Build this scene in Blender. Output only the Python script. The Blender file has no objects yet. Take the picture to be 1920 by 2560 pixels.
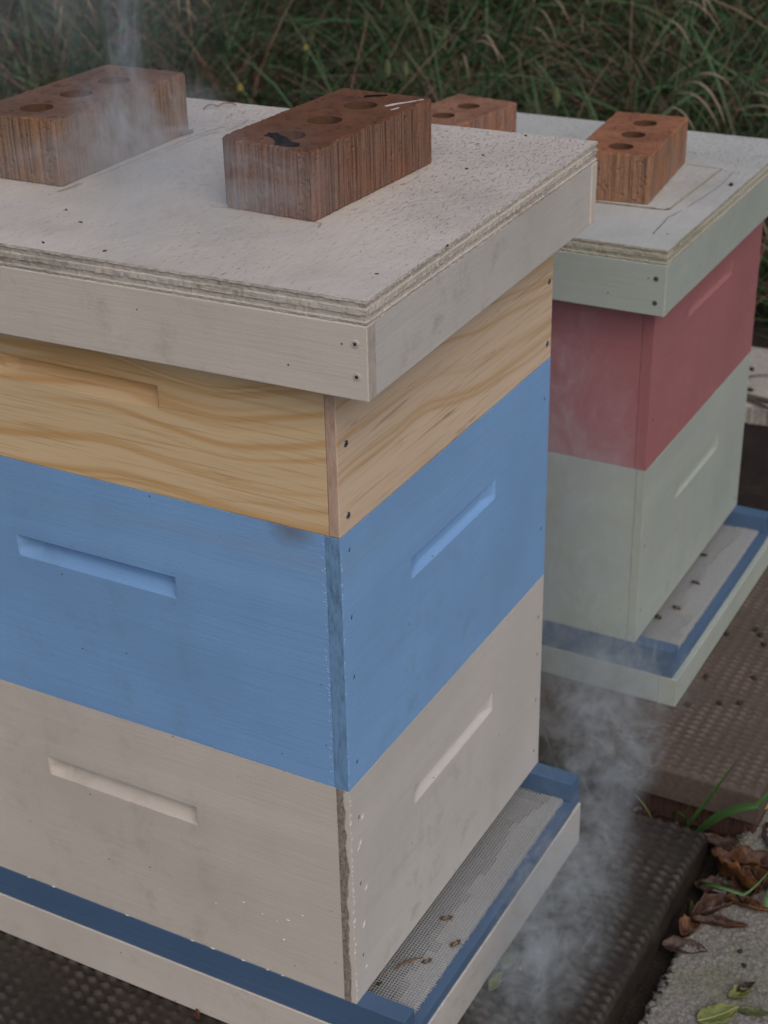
import bpy, bmesh, math, random
import numpy as np
from mathutils import Vector, Matrix, noise as mnoise
R = math.radians
random.seed(7); rng = np.random.default_rng(7)
MM = 0.001
SC = bpy.context.scene
COL = SC.collection

# ------------------------------------------------------------------ camera
cam = bpy.data.cameras.new('camera'); camo = bpy.data.objects.new('camera', cam); COL.objects.link(camo)
CR = ((0.47597589, -0.87925055, -0.01911615), (-0.41650839, -0.20622322, -0.88543365), (0.77457582, 0.42940711, -0.46437251))
m = Matrix.Identity(4)
for i in range(3):
    m[i][0] = CR[0][i]; m[i][1] = -CR[1][i]; m[i][2] = -CR[2][i]
m.translation = Vector((-937.974, -559.731, 1081.635)) * MM
camo.matrix_world = m
cam.sensor_fit = 'HORIZONTAL'; cam.sensor_width = 36.0; cam.lens = 4006.26 / 1920 * 36
cam.clip_start = 0.05; cam.clip_end = 500
cam.dof.use_dof = True; cam.dof.focus_distance = 1.22; cam.dof.aperture_fstop = 17
SC.camera = camo

# ------------------------------------------------------------------ sky, sun, exposure
SUN_EL, SUN_AZ = 46.0, 228.0     # azimuth the light comes from, counter-clockwise from +X
w = bpy.data.worlds.new('World'); SC.world = w; w.use_nodes = True
wn = w.node_tree; bg = wn.nodes['Background']
sky = wn.nodes.new('ShaderNodeTexSky'); sky.sky_type = 'NISHITA'; sky.sun_disc = False
sky.sun_elevation = R(SUN_EL); sky.sun_rotation = R(90 - SUN_AZ); sky.dust_density = 4.0; sky.ozone_density = 1.0; sky.air_density = 0.8
wn.links.new(sky.outputs[0], bg.inputs[0]); bg.inputs[1].default_value = 0.13
sl = bpy.data.lights.new('sun', 'SUN'); sl.energy = 0.75; sl.angle = R(75); sl.color = (1.0, 0.985, 0.96)
so = bpy.data.objects.new('sun', sl); COL.objects.link(so)
sd = Vector((math.cos(R(SUN_AZ)) * math.cos(R(SUN_EL)), math.sin(R(SUN_AZ)) * math.cos(R(SUN_EL)), math.sin(R(SUN_EL))))
so.rotation_euler = sd.to_track_quat('Z', 'Y').to_euler()
SC.view_settings.view_transform = 'Standard'; SC.view_settings.look = 'None'
SC.view_settings.exposure = -0.33; SC.view_settings.gamma = 1.0
SC.render.engine = 'CYCLES'
cy = SC.cycles
cy.use_denoising = True; cy.max_bounces = 6; cy.diffuse_bounces = 3; cy.volume_bounces = 1; cy.transparent_max_bounces = 12
cy.volume_step_rate = 1.0; cy.volume_max_steps = 160

# ------------------------------------------------------------------ material helpers
class G:
    def __init__(s, name):
        s.m = bpy.data.materials.new(name); s.m.use_nodes = True
        s.t = s.m.node_tree; s.b = s.t.nodes['Principled BSDF']; s.out = s.t.nodes['Material Output']
        s.tc = s.t.nodes.new('ShaderNodeTexCoord'); s.o = s.tc.outputs['Object']
    def put(s, sock, v):
        if isinstance(v, bpy.types.NodeSocket): s.t.links.new(v, sock)
        elif v is not None:
            if hasattr(sock.default_value, '__len__') and not hasattr(v, '__len__'): v = (v,) * len(sock.default_value)
            if hasattr(sock.default_value, '__len__') and len(sock.default_value) == 4 and len(v) == 3: v = tuple(v) + (1,)
            sock.default_value = v
    def mp(s, v, sc=(1, 1, 1), loc=(0, 0, 0), rot=(0, 0, 0)):
        n = s.t.nodes.new('ShaderNodeMapping'); s.put(n.inputs[0], v)
        n.inputs['Scale'].default_value = sc; n.inputs['Location'].default_value = loc; n.inputs['Rotation'].default_value = rot
        return n.outputs[0]
    def ns(s, v, scale, det=3, rough=0.55, dist=0.0):
        n = s.t.nodes.new('ShaderNodeTexNoise'); s.put(n.inputs['Vector'], v); n.inputs['Scale'].default_value = scale
        n.inputs['Detail'].default_value = det; n.inputs['Roughness'].default_value = rough; n.inputs['Distortion'].default_value = dist
        return n.outputs[0]
    def vo(s, v, scale, feat='F1'):
        n = s.t.nodes.new('ShaderNodeTexVoronoi'); n.feature = feat; s.put(n.inputs['Vector'], v); n.inputs['Scale'].default_value = scale
        return n.outputs['Distance'], n.outputs.get('Color')
    def ramp(s, f, st):
        n = s.t.nodes.new('ShaderNodeValToRGB'); s.put(n.inputs[0], f); e = n.color_ramp.elements
        while len(e) < len(st): e.new(0.5)
        for k, (p, c) in enumerate(st):
            e[k].position = p; c = (c, c, c) if not hasattr(c, '__len__') else c; e[k].color = tuple(c) + (1,)
        return n.outputs[0]
    def mix(s, f, a, b, bt='MIX'):
        n = s.t.nodes.new('ShaderNodeMix'); n.data_type = 'RGBA'; n.blend_type = bt
        s.put(n.inputs[0], f); s.put(n.inputs[6], a); s.put(n.inputs[7], b); return n.outputs[2]
    def ma(s, op, a, b=None, clamp=False):
        n = s.t.nodes.new('ShaderNodeMath'); n.operation = op; n.use_clamp = clamp; s.put(n.inputs[0], a)
        if b is not None: s.put(n.inputs[1], b)
        return n.outputs[0]
    def xyz(s, v):
        n = s.t.nodes.new('ShaderNodeSeparateXYZ'); s.put(n.inputs[0], v); return n.outputs
    def bump(s, h, st, dist=0.001, nrm=None):
        n = s.t.nodes.new('ShaderNodeBump'); n.inputs['Strength'].default_value = st; n.inputs['Distance'].default_value = dist
        s.put(n.inputs['Height'], h)
        if nrm is not None: s.t.links.new(nrm, n.inputs['Normal'])
        return n.outputs[0]
    def fin(s, col, rough=0.6, nrm=None, spec=0.4, **kw):
        s.put(s.b.inputs['Base Color'], col); s.put(s.b.inputs['Roughness'], rough)
        s.b.inputs['Specular IOR Level'].default_value = spec
        if nrm is not None: s.t.links.new(nrm, s.b.inputs['Normal'])
        for k, v in kw.items(): s.put(s.b.inputs[k], v)
        return s.m

def paint(name, col, dirt=(0.16, 0.13, 0.10), dirty=0.3, streak=None, stain=None, specks=True, rough=0.5, brush=0.42):
    g = G(name); c = col
    big = g.ns(g.o, 5.0, 4, 0.6)
    c1 = g.mix(g.ramp(big, [(0.32, 0.0), (0.7, 1.0)]), tuple(min(1, x * 1.03) for x in col), tuple(x * 0.86 for x in col))
    gl = g.ns(g.mp(g.o, (5, 5, 210)), 1.0, 4, 0.65)
    c1 = g.mix(g.ramp(gl, [(0.42, 0.0), (0.72, 0.5)]), c1, tuple(x * 0.85 for x in col))
    wv = g.ns(g.mp(g.o, (2.0, 2.0, 26), (7.3, 1.1, 2.0)), 1.0, 3, 0.5)
    c1 = g.mix(g.ramp(wv, [(0.55, 0.0), (0.7, 0.35)]), c1, tuple(min(1, x * 1.10 + 0.01) for x in col))
    if streak is not None:
        st = g.ns(g.mp(g.o, (1.2, 1.2, 16)), 1.0, 3, 0.5)
        c1 = g.mix(g.ramp(st, [(0.56, 0.0), (0.72, 0.55)]), c1, streak)
    dn = g.ns(g.o, 28.0, 6, 0.7)
    bigd = g.ns(g.mp(g.o, (1, 1, 1), (3.1, 1.7, 0.4)), 4.0, 2, 0.5)
    df = g.ma('MULTIPLY', g.ramp(dn, [(0.52, 0.0), (0.75, 1.0)]), g.ramp(bigd, [(0.42, 0.0), (0.70, min(1, dirty * 1.4))]))
    c1 = g.mix(df, c1, dirt)
    if stain is not None:
        sv = g.t.nodes.new('ShaderNodeVectorMath'); sv.operation = 'LENGTH'; g.put(sv.inputs[0], g.mp(g.o, (55, 40, 62), tuple(-k * q for k, q in zip(stain, (55, 40, 62)))))
        sf = g.ma('MULTIPLY', g.ramp(g.ma('ADD', sv.outputs['Value'], g.ma('MULTIPLY', g.ma('SUBTRACT', dn, 0.5), 1.2)), [(0.15, 0.6), (1.0, 0.0)]), 1.0)
        c1 = g.mix(sf, c1, (0.16, 0.14, 0.11))
    if specks:
        d, vc = g.vo(g.o, 62.0)
        sx = g.xyz(vc)
        hit = g.ma('MULTIPLY', g.ramp(d, [(0.035, 1.0), (0.075, 0.0)]), g.ma('GREATER_THAN', sx[0], 0.95))
        c1 = g.mix(hit, c1, (0.06, 0.045, 0.035))
    br = g.ns(g.mp(g.o, (14, 14, 340)), 1.0, 3, 0.6)
    pit = g.ns(g.o, 420.0, 2, 0.6)
    h = g.ma('ADD', br, g.ma('MULTIPLY', pit, 0.6))
    return g.fin(c1, g.ramp(dn, [(0.3, rough - 0.08), (0.7, rough + 0.12)]), g.bump(h, brush, 0.0006), 0.35)

def endgrain(name, col, dark, amt=0.7):
    g = G(name)
    n = g.ns(g.mp(g.o, (260, 260, 60)), 1.0, 4, 0.7)
    b = g.ns(g.o, 18.0, 3, 0.6)
    f = g.ma('MULTIPLY', g.ramp(n, [(0.4, 0.2), (0.62, 1.0)]), g.ramp(b, [(0.35, amt * 0.35), (0.6, amt)]))
    return g.fin(g.mix(f, col, dark), 0.75, g.bump(n, 0.8, 0.001), 0.2)

def wornend(name, col, dark):
    g = G(name); s_ = g.xyz(g.o)
    w_ = g.ns(g.mp(g.o, (30, 30, 22)), 1.0, 4, 0.6)
    edge = g.ma('ADD', s_[1], g.ma('MULTIPLY', g.ma('SUBTRACT', w_, 0.5), 0.016))
    f = g.ramp(g.ma('MULTIPLY', edge, 100.0), [(0.38, 0.0), (0.50, 1.0)])
    n = g.ns(g.mp(g.o, (300, 300, 200)), 1.0, 4, 0.75)
    f = g.ma('MULTIPLY', f, g.ramp(n, [(0.30, 0.45), (0.6, 1.0)]))
    return g.fin(g.mix(f, col, dark), 0.75, g.bump(n, 0.8, 0.001), 0.2)

def pine(name, along, hue, contrast, seed, arc=0.0):
    # clear-finished softwood, grain along local axis 0 = x, 1 = y
    g = G(name)
    sc = [22.0, 22.0, 22.0]; sc[along] = 1.3
    wob = g.ns(g.mp(g.o, (2.2, 2.2, 3.0), (seed, seed * 1.7, seed * 0.3)), 1.0, 2, 0.5)
    sxyz = g.xyz(g.o)
    z = g.ma('ADD', g.ma('MULTIPLY', sxyz[2], 1.0), g.ma('MULTIPLY', wob, 0.16))
    z = g.ma('ADD', z, g.ma('MULTIPLY', sxyz[along], arc))
    comb = g.t.nodes.new('ShaderNodeCombineXYZ')
    g.put(comb.inputs[2], g.ma('MULTIPLY', z, 46.0)); g.put(comb.inputs[0], g.ma('MULTIPLY', sxyz[along], 0.6)); comb.inputs[1].default_value = seed
    rings = g.ns(comb.outputs[0], 1.0, 2, 0.5)
    base = g.ramp(rings, [(0.34, tuple(min(1, h * 1.08) for h in hue[0])), (0.50, hue[0]), (0.575, hue[1]), (0.60, hue[0]), (0.66, tuple(min(1, h * 1.05) for h in hue[0]))])
    fine = g.ns(g.mp(g.o, tuple(9.0 if k == along else 420.0 for k in range(3))), 1.0, 3, 0.6)
    c = g.mix(g.ramp(fine, [(0.52, 0.0), (0.70, 0.6)]), base, tuple(h * 0.70 for h in hue[1]))
    sk = g.ns(g.mp(g.o, tuple(6.0 if k == along else 75.0 for k in range(3)), (seed * 2, 0, 1)), 1.0, 4, 0.65, 1.0)
    c = g.mix(g.ramp(sk, [(0.60, 0.0), (0.72, contrast)]), c, hue[2])
    return g.fin(c, 0.45, g.bump(fine, 0.25, 0.0005), 0.45)

def flat(name, col, rough=0.6, spec=0.4, metal=0.0, var=0.25, scale=60.0, bump=0.2):
    g = G(name); n = g.ns(g.o, scale, 4, 0.65)
    c = g.mix(n, tuple(x * (1 - var) for x in col), tuple(min(1, x * (1 + var)) for x in col))
    return g.fin(c, rough, g.bump(n, bump, 0.001), spec, Metallic=metal)

def lidtop(name, col, fleck, dens, seed):
    g = G(name)
    sx = g.xyz(g.o)
    a = g.ns(g.mp(g.o, (150, 640, 1), (seed, 0, 0), (0, 0, 0.05)), 1.0, 4, 0.62, 0.5)
    big = g.ns(g.mp(g.o, (5, 5, 1), (seed, 2, 0)), 1.0, 3, 0.55)
    grad = g.ma('ADD', g.ma('MULTIPLY', sx[0], 0.55), g.ma('MULTIPLY', big, 0.35))
    thr = g.ma('SUBTRACT', 0.80 - dens * 0.10, g.ma('MULTIPLY', grad, 0.32))
    fl = g.ma('MULTIPLY', g.ma('SUBTRACT', a, thr), 14.0, True)
    n2 = g.ns(g.o, 9.0, 4, 0.6)
    n3 = g.ns(g.mp(g.o, (30, 190, 1)), 1.0, 4, 0.65)
    c = g.mix(g.ramp(n2, [(0.35, 0.0), (0.7, 1.0)]), col, tuple(x * 0.84 for x in col))
    c = g.mix(g.ramp(n3, [(0.45, 0.0), (0.75, 0.30)]), c, tuple(x * 0.62 for x in col))
    c = g.mix(g.ma('MULTIPLY', fl, 0.78), c, fleck)
    smu = g.ns(g.mp(g.o, (1, 1, 1), (seed, 9, 0)), 14.0, 5, 0.7)
    c = g.mix(g.ramp(smu, [(0.54, 0.0), (0.75, 0.45)]), c, tuple(x * 0.6 for x in col))
    d, vc = g.vo(g.o, 55.0)
    hit = g.ma('MULTIPLY', g.ramp(d, [(0.07, 1.0), (0.12, 0.0)]), g.ma('GREATER_THAN', g.xyz(vc)[0], 0.93))
    c = g.mix(hit, c, (0.07, 0.05, 0.04))
    h = g.ma('ADD', g.ma('MULTIPLY', n3, 1.0), g.ma('MULTIPLY', fl, -1.6))
    return g.fin(c, 0.7, g.bump(h, 0.6, 0.0009), 0.25)

def plyedge(name, col, dark, dirt_y=0.0, seed=0.0):
    g = G(name); s = g.xyz(g.o)
    n = g.ns(g.mp(g.o, (120, 120, 500), (seed, 0, 0)), 1.0, 5, 0.7)
    patch = g.ns(g.mp(g.o, (7, 7, 60), (seed, 1, 0)), 1.0, 4, 0.6)
    f = g.ma('MULTIPLY', g.ramp(n, [(0.38, 0.15), (0.62, 1.0)]), g.ramp(patch, [(0.50, 0.04), (0.68, 0.85)]))
    c = g.mix(f, col, dark)
    if dirt_y:
        gn = g.ns(g.mp(g.o, (90, 90, 260), (seed, 4, 0)), 1.0, 5, 0.75); gb = g.ns(g.mp(g.o, (6, 11, 40), (seed, 2, 1)), 1.0, 4, 0.6)
        lvl = g.ma('ADD', g.ma('MULTIPLY', g.ma('SUBTRACT', s[1], dirt_y), 3.0), g.ma('SUBTRACT', gb, 0.35))
        c = g.mix(g.ma('MULTIPLY', g.ramp(lvl, [(0.10, 0.0), (0.5, 0.9)]), g.ramp(gn, [(0.35, 0.1), (0.58, 1.0)])), c, (0.15, 0.115, 0.08))
    return g.fin(c, 0.85, g.bump(n, 0.9, 0.0012), 0.15)

def brickmat(name, side, top, streak, amt, seed):
    g = G(name)
    geo = g.t.nodes.new('ShaderNodeNewGeometry')
    nz = g.ma('ABSOLUTE', g.xyz(geo.outputs['Normal'])[2])
    st = g.ns(g.mp(g.o, (430, 430, 9), (seed, seed, 0)), 1.0, 4, 0.65, 0.0)
    fine = g.ns(g.mp(g.o, (700, 700, 60), (seed, 0, 0)), 1.0, 3, 0.7)
    mott = g.ns(g.mp(g.o, (1, 1, 1), (seed, 0, 0)), 26.0, 5, 0.65)
    blot = g.ns(g.mp(g.o, (1, 1, 0.5), (seed, 3, 0)), 70.0, 4, 0.7)
    grit = g.ns(g.o, 420.0, 4, 0.75)
    dusty = tuple(0.55 * x + 0.45 * sum(side) / 3 for x in side)
    cs = g.mix(g.ramp(mott, [(0.35, 0.0), (0.65, 1.0)]), side, dusty)
    cs = g.mix(g.ma('MULTIPLY', g.ramp(st, [(0.47, 0.0), (0.62, 1.0)]), amt), cs, streak)
    cs = g.mix(g.ma('MULTIPLY', g.ramp(blot, [(0.57, 0.0), (0.72, 1.0)]), 0.5), cs, streak)
    cs = g.mix(g.ma('MULTIPLY', g.ramp(fine, [(0.52, 0.0), (0.75, 1.0)]), 0.4), cs, tuple(min(1, x * 1.7) for x in side))
    d, vc = g.vo(g.o, 130.0)
    pit = g.ma('MULTIPLY', g.ramp(d, [(0.16, 1.0), (0.36, 0.0)]), g.ma('GREATER_THAN', g.xyz(vc)[0], 0.72))
    ct = g.mix(g.ramp(mott, [(0.35, 0.0), (0.7, 1.0)]), top, tuple(x * 0.55 for x in top))
    ct = g.mix(g.ma('MULTIPLY', g.ramp(blot, [(0.53, 0.0), (0.68, 1.0)]), 0.6), ct, streak)
    ct = g.mix(g.ma('MULTIPLY', pit, 0.7), ct, streak)
    c = g.mix(g.ma('GREATER_THAN', nz, 0.5), cs, ct)
    c = g.mix(g.ramp(grit, [(0.34, 0.6), (0.52, 0.0)]), c, tuple(x * 0.4 for x in side))
    h = g.ma('ADD', g.ma('MULTIPLY', st, 1.0), g.ma('ADD', g.ma('MULTIPLY', grit, 0.9), g.ma('MULTIPLY', pit, -0.8)))
    return g.fin(c, 0.9, g.bump(h, 1.0, 0.0016), 0.2)

# ------------------------------------------------------------------ mesh helpers
def link(o, parent=None):
    COL.objects.link(o)
    if parent is not None: o.parent = parent
    return o
def tag(o, label=None, cat=None, group=None, kind=None):
    if label: o['label'] = label
    if cat: o['category'] = cat
    if group: o['group'] = group
    if kind: o['kind'] = kind
    return o
def thing(name, label, cat, loc=(0, 0, 0), rz=0.0, group=None):
    o = bpy.data.objects.new(name, None); o.empty_display_size = 0.05; link(o)
    o.location = Vector(loc) * MM; o.rotation_euler = (0, 0, rz)
    return tag(o, label, cat, group)
def obj(name, bm, mats, parent=None, smooth=False, bevel=0.0, norm=True):
    if norm: bmesh.ops.recalc_face_normals(bm, faces=bm.faces[:])
    me = bpy.data.meshes.new(name); bm.to_mesh(me); bm.free()
    me.transform(Matrix.Scale(MM, 4))
    for k in (mats if isinstance(mats, (list, tuple)) else [mats]): me.materials.append(k)
    if smooth: me.polygons.foreach_set('use_smooth', [True] * len(me.polygons))
    o = bpy.data.objects.new(name, me); link(o, parent)
    if bevel:
        b = o.modifiers.new('bevel', 'BEVEL'); b.width = bevel * MM; b.segments = 2; b.limit_method = 'ANGLE'; b.angle_limit = R(50)
    return o
def box(bm, x0, x1, y0, y1, z0, z1, mi=0):
    v = [bm.verts.new(p) for p in ((x0, y0, z0), (x1, y0, z0), (x1, y1, z0), (x0, y1, z0), (x0, y0, z1), (x1, y0, z1), (x1, y1, z1), (x0, y1, z1))]
    for f in ((0, 3, 2, 1), (4, 5, 6, 7), (0, 1, 5, 4), (1, 2, 6, 5), (2, 3, 7, 6), (3, 0, 4, 7)):
        bm.faces.new([v[i] for i in f]).material_index = mi
    return v
def bxo(name, dims, mats, parent, bevel=0.6):
    bm = bmesh.new(); box(bm, *dims); return obj(name, bm, mats, parent, bevel=bevel)
def grid_solid(bm, As, Zs, depth, thick, P, mi=0):
    """a board: front face a grid over As x Zs pushed in by depth(a, z), flat back; P(a, d, z) -> xyz"""
    F = [[bm.verts.new(P(a, depth(a, z), z)) for z in Zs] for a in As]
    na, nz = len(As), len(Zs)
    for i in range(na - 1):
        for j in range(nz - 1): bm.faces.new((F[i][j], F[i + 1][j], F[i + 1][j + 1], F[i][j + 1])).material_index = mi
    tf = thick if callable(thick) else (lambda a: thick)
    B0 = [bm.verts.new(P(a, tf(a), Zs[0])) for a in As]; B1 = [bm.verts.new(P(a, tf(a), Zs[-1])) for a in As]
    for i in range(na - 1):
        bm.faces.new((B0[i], B1[i], B1[i + 1], B0[i + 1]))
        bm.faces.new((F[i][0], B0[i], B0[i + 1], F[i + 1][0])); bm.faces.new((F[i][-1], F[i + 1][-1], B1[i + 1], B1[i]))
    bm.faces.new([B0[0]] + F[0] + [B1[0]]); bm.faces.new([B1[-1]] + F[-1][::-1] + [B0[-1]])
def holds(a0, a1, z0, z1, D, e0, e1, low=0.45):
    """a routed hand-hold: sharp and deep along its upper edge, running out to nothing at the lower one, tapered ends"""
    def f(a, z):
        if a <= a0 or a >= a1 or z <= z0 or z >= z1: return 0.0
        t = (z - z0) / (z1 - z0)
        e = min(1.0, (a - a0) / e0, (a1 - a) / e1)
        return D * math.sqrt(max(0.0, e)) * (1 - (1 - min(1.0, t / low)) ** 2) * min(1.0, (z1 - z) / 0.6)
    def lines_a(lo, hi): 
        s = {lo, hi, a0, a1, lo + 19.4, lo + 19.7, hi - 19.7, hi - 19.4}
        for k in range(1, 9): s |= {a0 + e0 * k / 8.0, a1 - e1 * k / 8.0}
        return sorted(s)
    def lines_z(lo, hi): return sorted({lo, hi, z0, z1, z1 - 0.4} | {z0 + (z1 - z0) * k / 16.0 for k in range(1, 16)} | {z0 + (z1 - z0) * q for q in (0.015, 0.03, 0.045, 0.09, 0.93, 0.97)})
    return f, lines_a, lines_z
def screw(parent, pos, nrm, mats, r=3.4, name='screw', rotz=0.4, rec=True):
    bm = bmesh.new(); N = 14
    top = [bm.verts.new((r * 0.82 * math.cos(2 * math.pi * k / N), r * 0.82 * math.sin(2 * math.pi * k / N), 0.7)) for k in range(N)]
    bot = [bm.verts.new((r * math.cos(2 * math.pi * k / N), r * math.sin(2 * math.pi * k / N), -0.6)) for k in range(N)]
    bm.faces.new(top)
    for k in range(N): bm.faces.new((bot[k], bot[(k + 1) % N], top[(k + 1) % N], top[k]))
    if rec:
        s = r * 0.36
        box(bm, -s, s, -s, s, 0.2, 0.85, 1)  # raised dark square: the drive recess's shade painted as colour
    q = Vector(nrm).to_track_quat('Z', 'Y').to_matrix().to_4x4() @ Matrix.Rotation(rotz, 4, 'Z')
    bmesh.ops.transform(bm, matrix=Matrix.Translation(Vector(pos)) @ q, verts=bm.verts[:])
    return obj(name, bm, mats, parent)
def sliver_set(name, items, mat, parent):
    """small raised ridges of dried paint; each item = (centre, along, out, length, width)"""
    bm = bmesh.new()
    for c, a, o, l, wd in items:
        c = Vector(c); a = Vector(a).normalized(); o = Vector(o).normalized(); s = a.cross(o)
        p = [c - a * l / 2, c + s * wd / 2, c + a * l / 2, c - s * wd / 2]
        vs = [bm.verts.new(q - o * 0.25) for q in p]; t = bm.verts.new(c + o * wd * 0.55)
        for k in range(4): bm.faces.new((vs[k], vs[(k + 1) % 4], t))
        bm.faces.new(vs)
    return obj(name, bm, mat, parent)

# ------------------------------------------------------------------ palette
WHITE = (0.67, 0.605, 0.53); BLUE = (0.235, 0.435, 0.745); CREAM = (0.435, 0.485, 0.43); RED = (0.415, 0.165, 0.172); DBLUE = (0.078, 0.142, 0.25)
M = {}
M['white'] = paint('white_paint', WHITE, dirty=0.35)
M['white_front_skylit'] = paint('white_paint_front_skylit', (0.61, 0.58, 0.54), dirty=0.35)  # same white paint, with the front faces' cooler light put into its colour
M['blue'] = paint('blue_paint', BLUE, streak=(0.29, 0.41, 0.58), dirty=0.25, stain=(0.0, 0.045, 0.240))
M['cream'] = paint('cream_paint', CREAM, dirty=0.15)
M['red'] = paint('red_paint', RED, dirty=0.2, dirt=(0.25, 0.13, 0.15), specks=True)
M['rail'] = paint('slate_blue_paint', DBLUE, dirty=0.25, dirt=(0.10, 0.12, 0.16))
M['rail_pale'] = paint('pale_blue_paint', (0.10, 0.18, 0.30), dirty=0.25, dirt=(0.10, 0.12, 0.16))
M['white_end'] = wornend('white_end_grain', WHITE, (0.20, 0.16, 0.115))
M['lid_end'] = endgrain('lid_end_grain', (0.55, 0.50, 0.45), (0.17, 0.13, 0.10), 0.55)
M['blue_end'] = endgrain('blue_end_grain', (0.20, 0.375, 0.62), (0.08, 0.135, 0.19), 0.7)
M['cream_end'] = endgrain('cream_end_grain', (0.42, 0.46, 0.405), (0.33, 0.34, 0.27), 0.35)
M['red_end'] = endgrain('red_end_grain', (0.375, 0.15, 0.157), (0.26, 0.095, 0.10), 0.3)
M['pine_end'] = endgrain('pine_end_grain', (0.62, 0.45, 0.35), (0.33, 0.17, 0.10), 0.7)
M['pine_side'] = pine('pine_side', 1, ((0.75, 0.555, 0.325), (0.66, 0.40, 0.17), (0.50, 0.27, 0.12)), 0.5, 2.0, 0.05)
M['pine_front'] = pine('pine_front', 0, ((0.70, 0.54, 0.385), (0.62, 0.41, 0.22), (0.30, 0.16, 0.08)), 0.85, 5.3, 0.10)
M['lid_top'] = lidtop('weathered_white_plywood', (0.645, 0.585, 0.52), (0.25, 0.165, 0.145), 1.05, 0.0)
M['lid_top_pale'] = lidtop('weathered_cream_plywood', (0.55, 0.55, 0.51), (0.24, 0.20, 0.15), 0.8, 4.0)
M['ply'] = plyedge('plywood_edge', (0.56, 0.51, 0.45), (0.17, 0.135, 0.10), 0.26)
M['ply_pale'] = plyedge('plywood_edge_pale', (0.44, 0.42, 0.34), (0.18, 0.16, 0.11), 0, 3.0)
M['steel'] = flat('galvanised_steel', (0.22, 0.23, 0.23), 0.45, 0.5, 0.6, 0.3, 300)
M['slot_shade'] = flat('screw_recess_shade', (0.03, 0.03, 0.03), 0.8)
M['painted_screw'] = flat('painted_screw', (0.52, 0.47, 0.43), 0.6)
M['wire'] = flat('wire_screen', (0.50, 0.51, 0.51), 0.45, 0.5, 0.25, 0.35, 400)
M['nail'] = flat('nail_hole', (0.035, 0.045, 0.06), 0.7)
M['blue_chip'] = flat('blue_paint_ridge', (0.26, 0.42, 0.66), 0.5)
M['white_chip'] = flat('white_paint_ridge', (0.72, 0.66, 0.60), 0.5)
M['dark'] = flat('dark_inside', (0.05, 0.04, 0.03), 0.9)

# ------------------------------------------------------------------ hive parts
HW, HL = 414.0, 505.0
def hive_box(loc, rz, h, side, front, end, label, rab=12.0, hold_side=True, hold_front=True, hz=None, nails=(), nmat='nail', screws=(), D=10.0):
    t = thing('hive_box', label, 'hive box', loc, rz)
    z0, z1 = 0.2, h - 0.25
    hb, ht = hz if hz else (147.0, 168.0)
    # front board: its ends show as a strip of end grain on the two long sides
    f, la, lz = holds(118.0, 289.0, hb, ht, D * 0.62, 22.0, 22.0, 0.30)
    bm = bmesh.new()
    if hold_front: grid_solid(bm, la(0, HW), lz(z0, z1), f, lambda a: rab if (a < 19.5 or a > HW - 19.5) else 19.0, lambda a, d, z: (a, d, z))
    else: box(bm, 0, HW, 0, rab, z0, z1)
    bmesh.ops.recalc_face_normals(bm, faces=bm.faces[:])
    for fc in bm.faces:
        if abs(fc.normal.x) > 0.98: fc.material_index = 1
    obj('front_board', bm, [front, end], t, bevel=0.9)
    bm = bmesh.new(); box(bm, 0, HW, HL - rab, HL, z0, z1)
    for fc in bm.faces:
        fc.normal_update()
        if abs(fc.normal.x) > 0.98: fc.material_index = 1
    obj('back_board', bm, [front, end], t, bevel=0.9)
    f, la, lz = holds(163.0, 334.0, hb, ht, D, 5.0, 22.0)
    for s in (0, 1):
        bm = bmesh.new()
        P = (lambda a, d, z: (d + 0.3, a, z)) if s == 0 else (lambda a, d, z: (HW - 0.3 - d, a, z))
        if hold_side and s == 0: grid_solid(bm, la(rab + 0.3, HL - rab - 0.3), lz(z0, z1), f, 19.0, P)
        else:
            bx = (0.3, 19) if s == 0 else (HW - 19, HW - 0.3)
            box(bm, bx[0], bx[1], rab + 0.3, HL - rab - 0.3, z0, z1)
        obj('side_board', bm, side, t, bevel=0.6)
    for (x, z) in nails:
        bm = bmesh.new(); bmesh.ops.create_uvsphere(bm, u_segments=8, v_segments=5, radius=1.0)
        bmesh.ops.transform(bm, matrix=Matrix.Translation((x, -0.1, z)) @ Matrix.Rotation(0.5, 4, 'Y') @ Matrix.Diagonal((0.8, 0.35, 2.1, 1)), verts=bm.verts[:])
        obj('nail', bm, M[nmat], t)
    for (x, z) in screws: screw(t, (x, 0, z), (0, -1, 0), [M['steel'], M['slot_shade']], 3.3)
    return t
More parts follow.
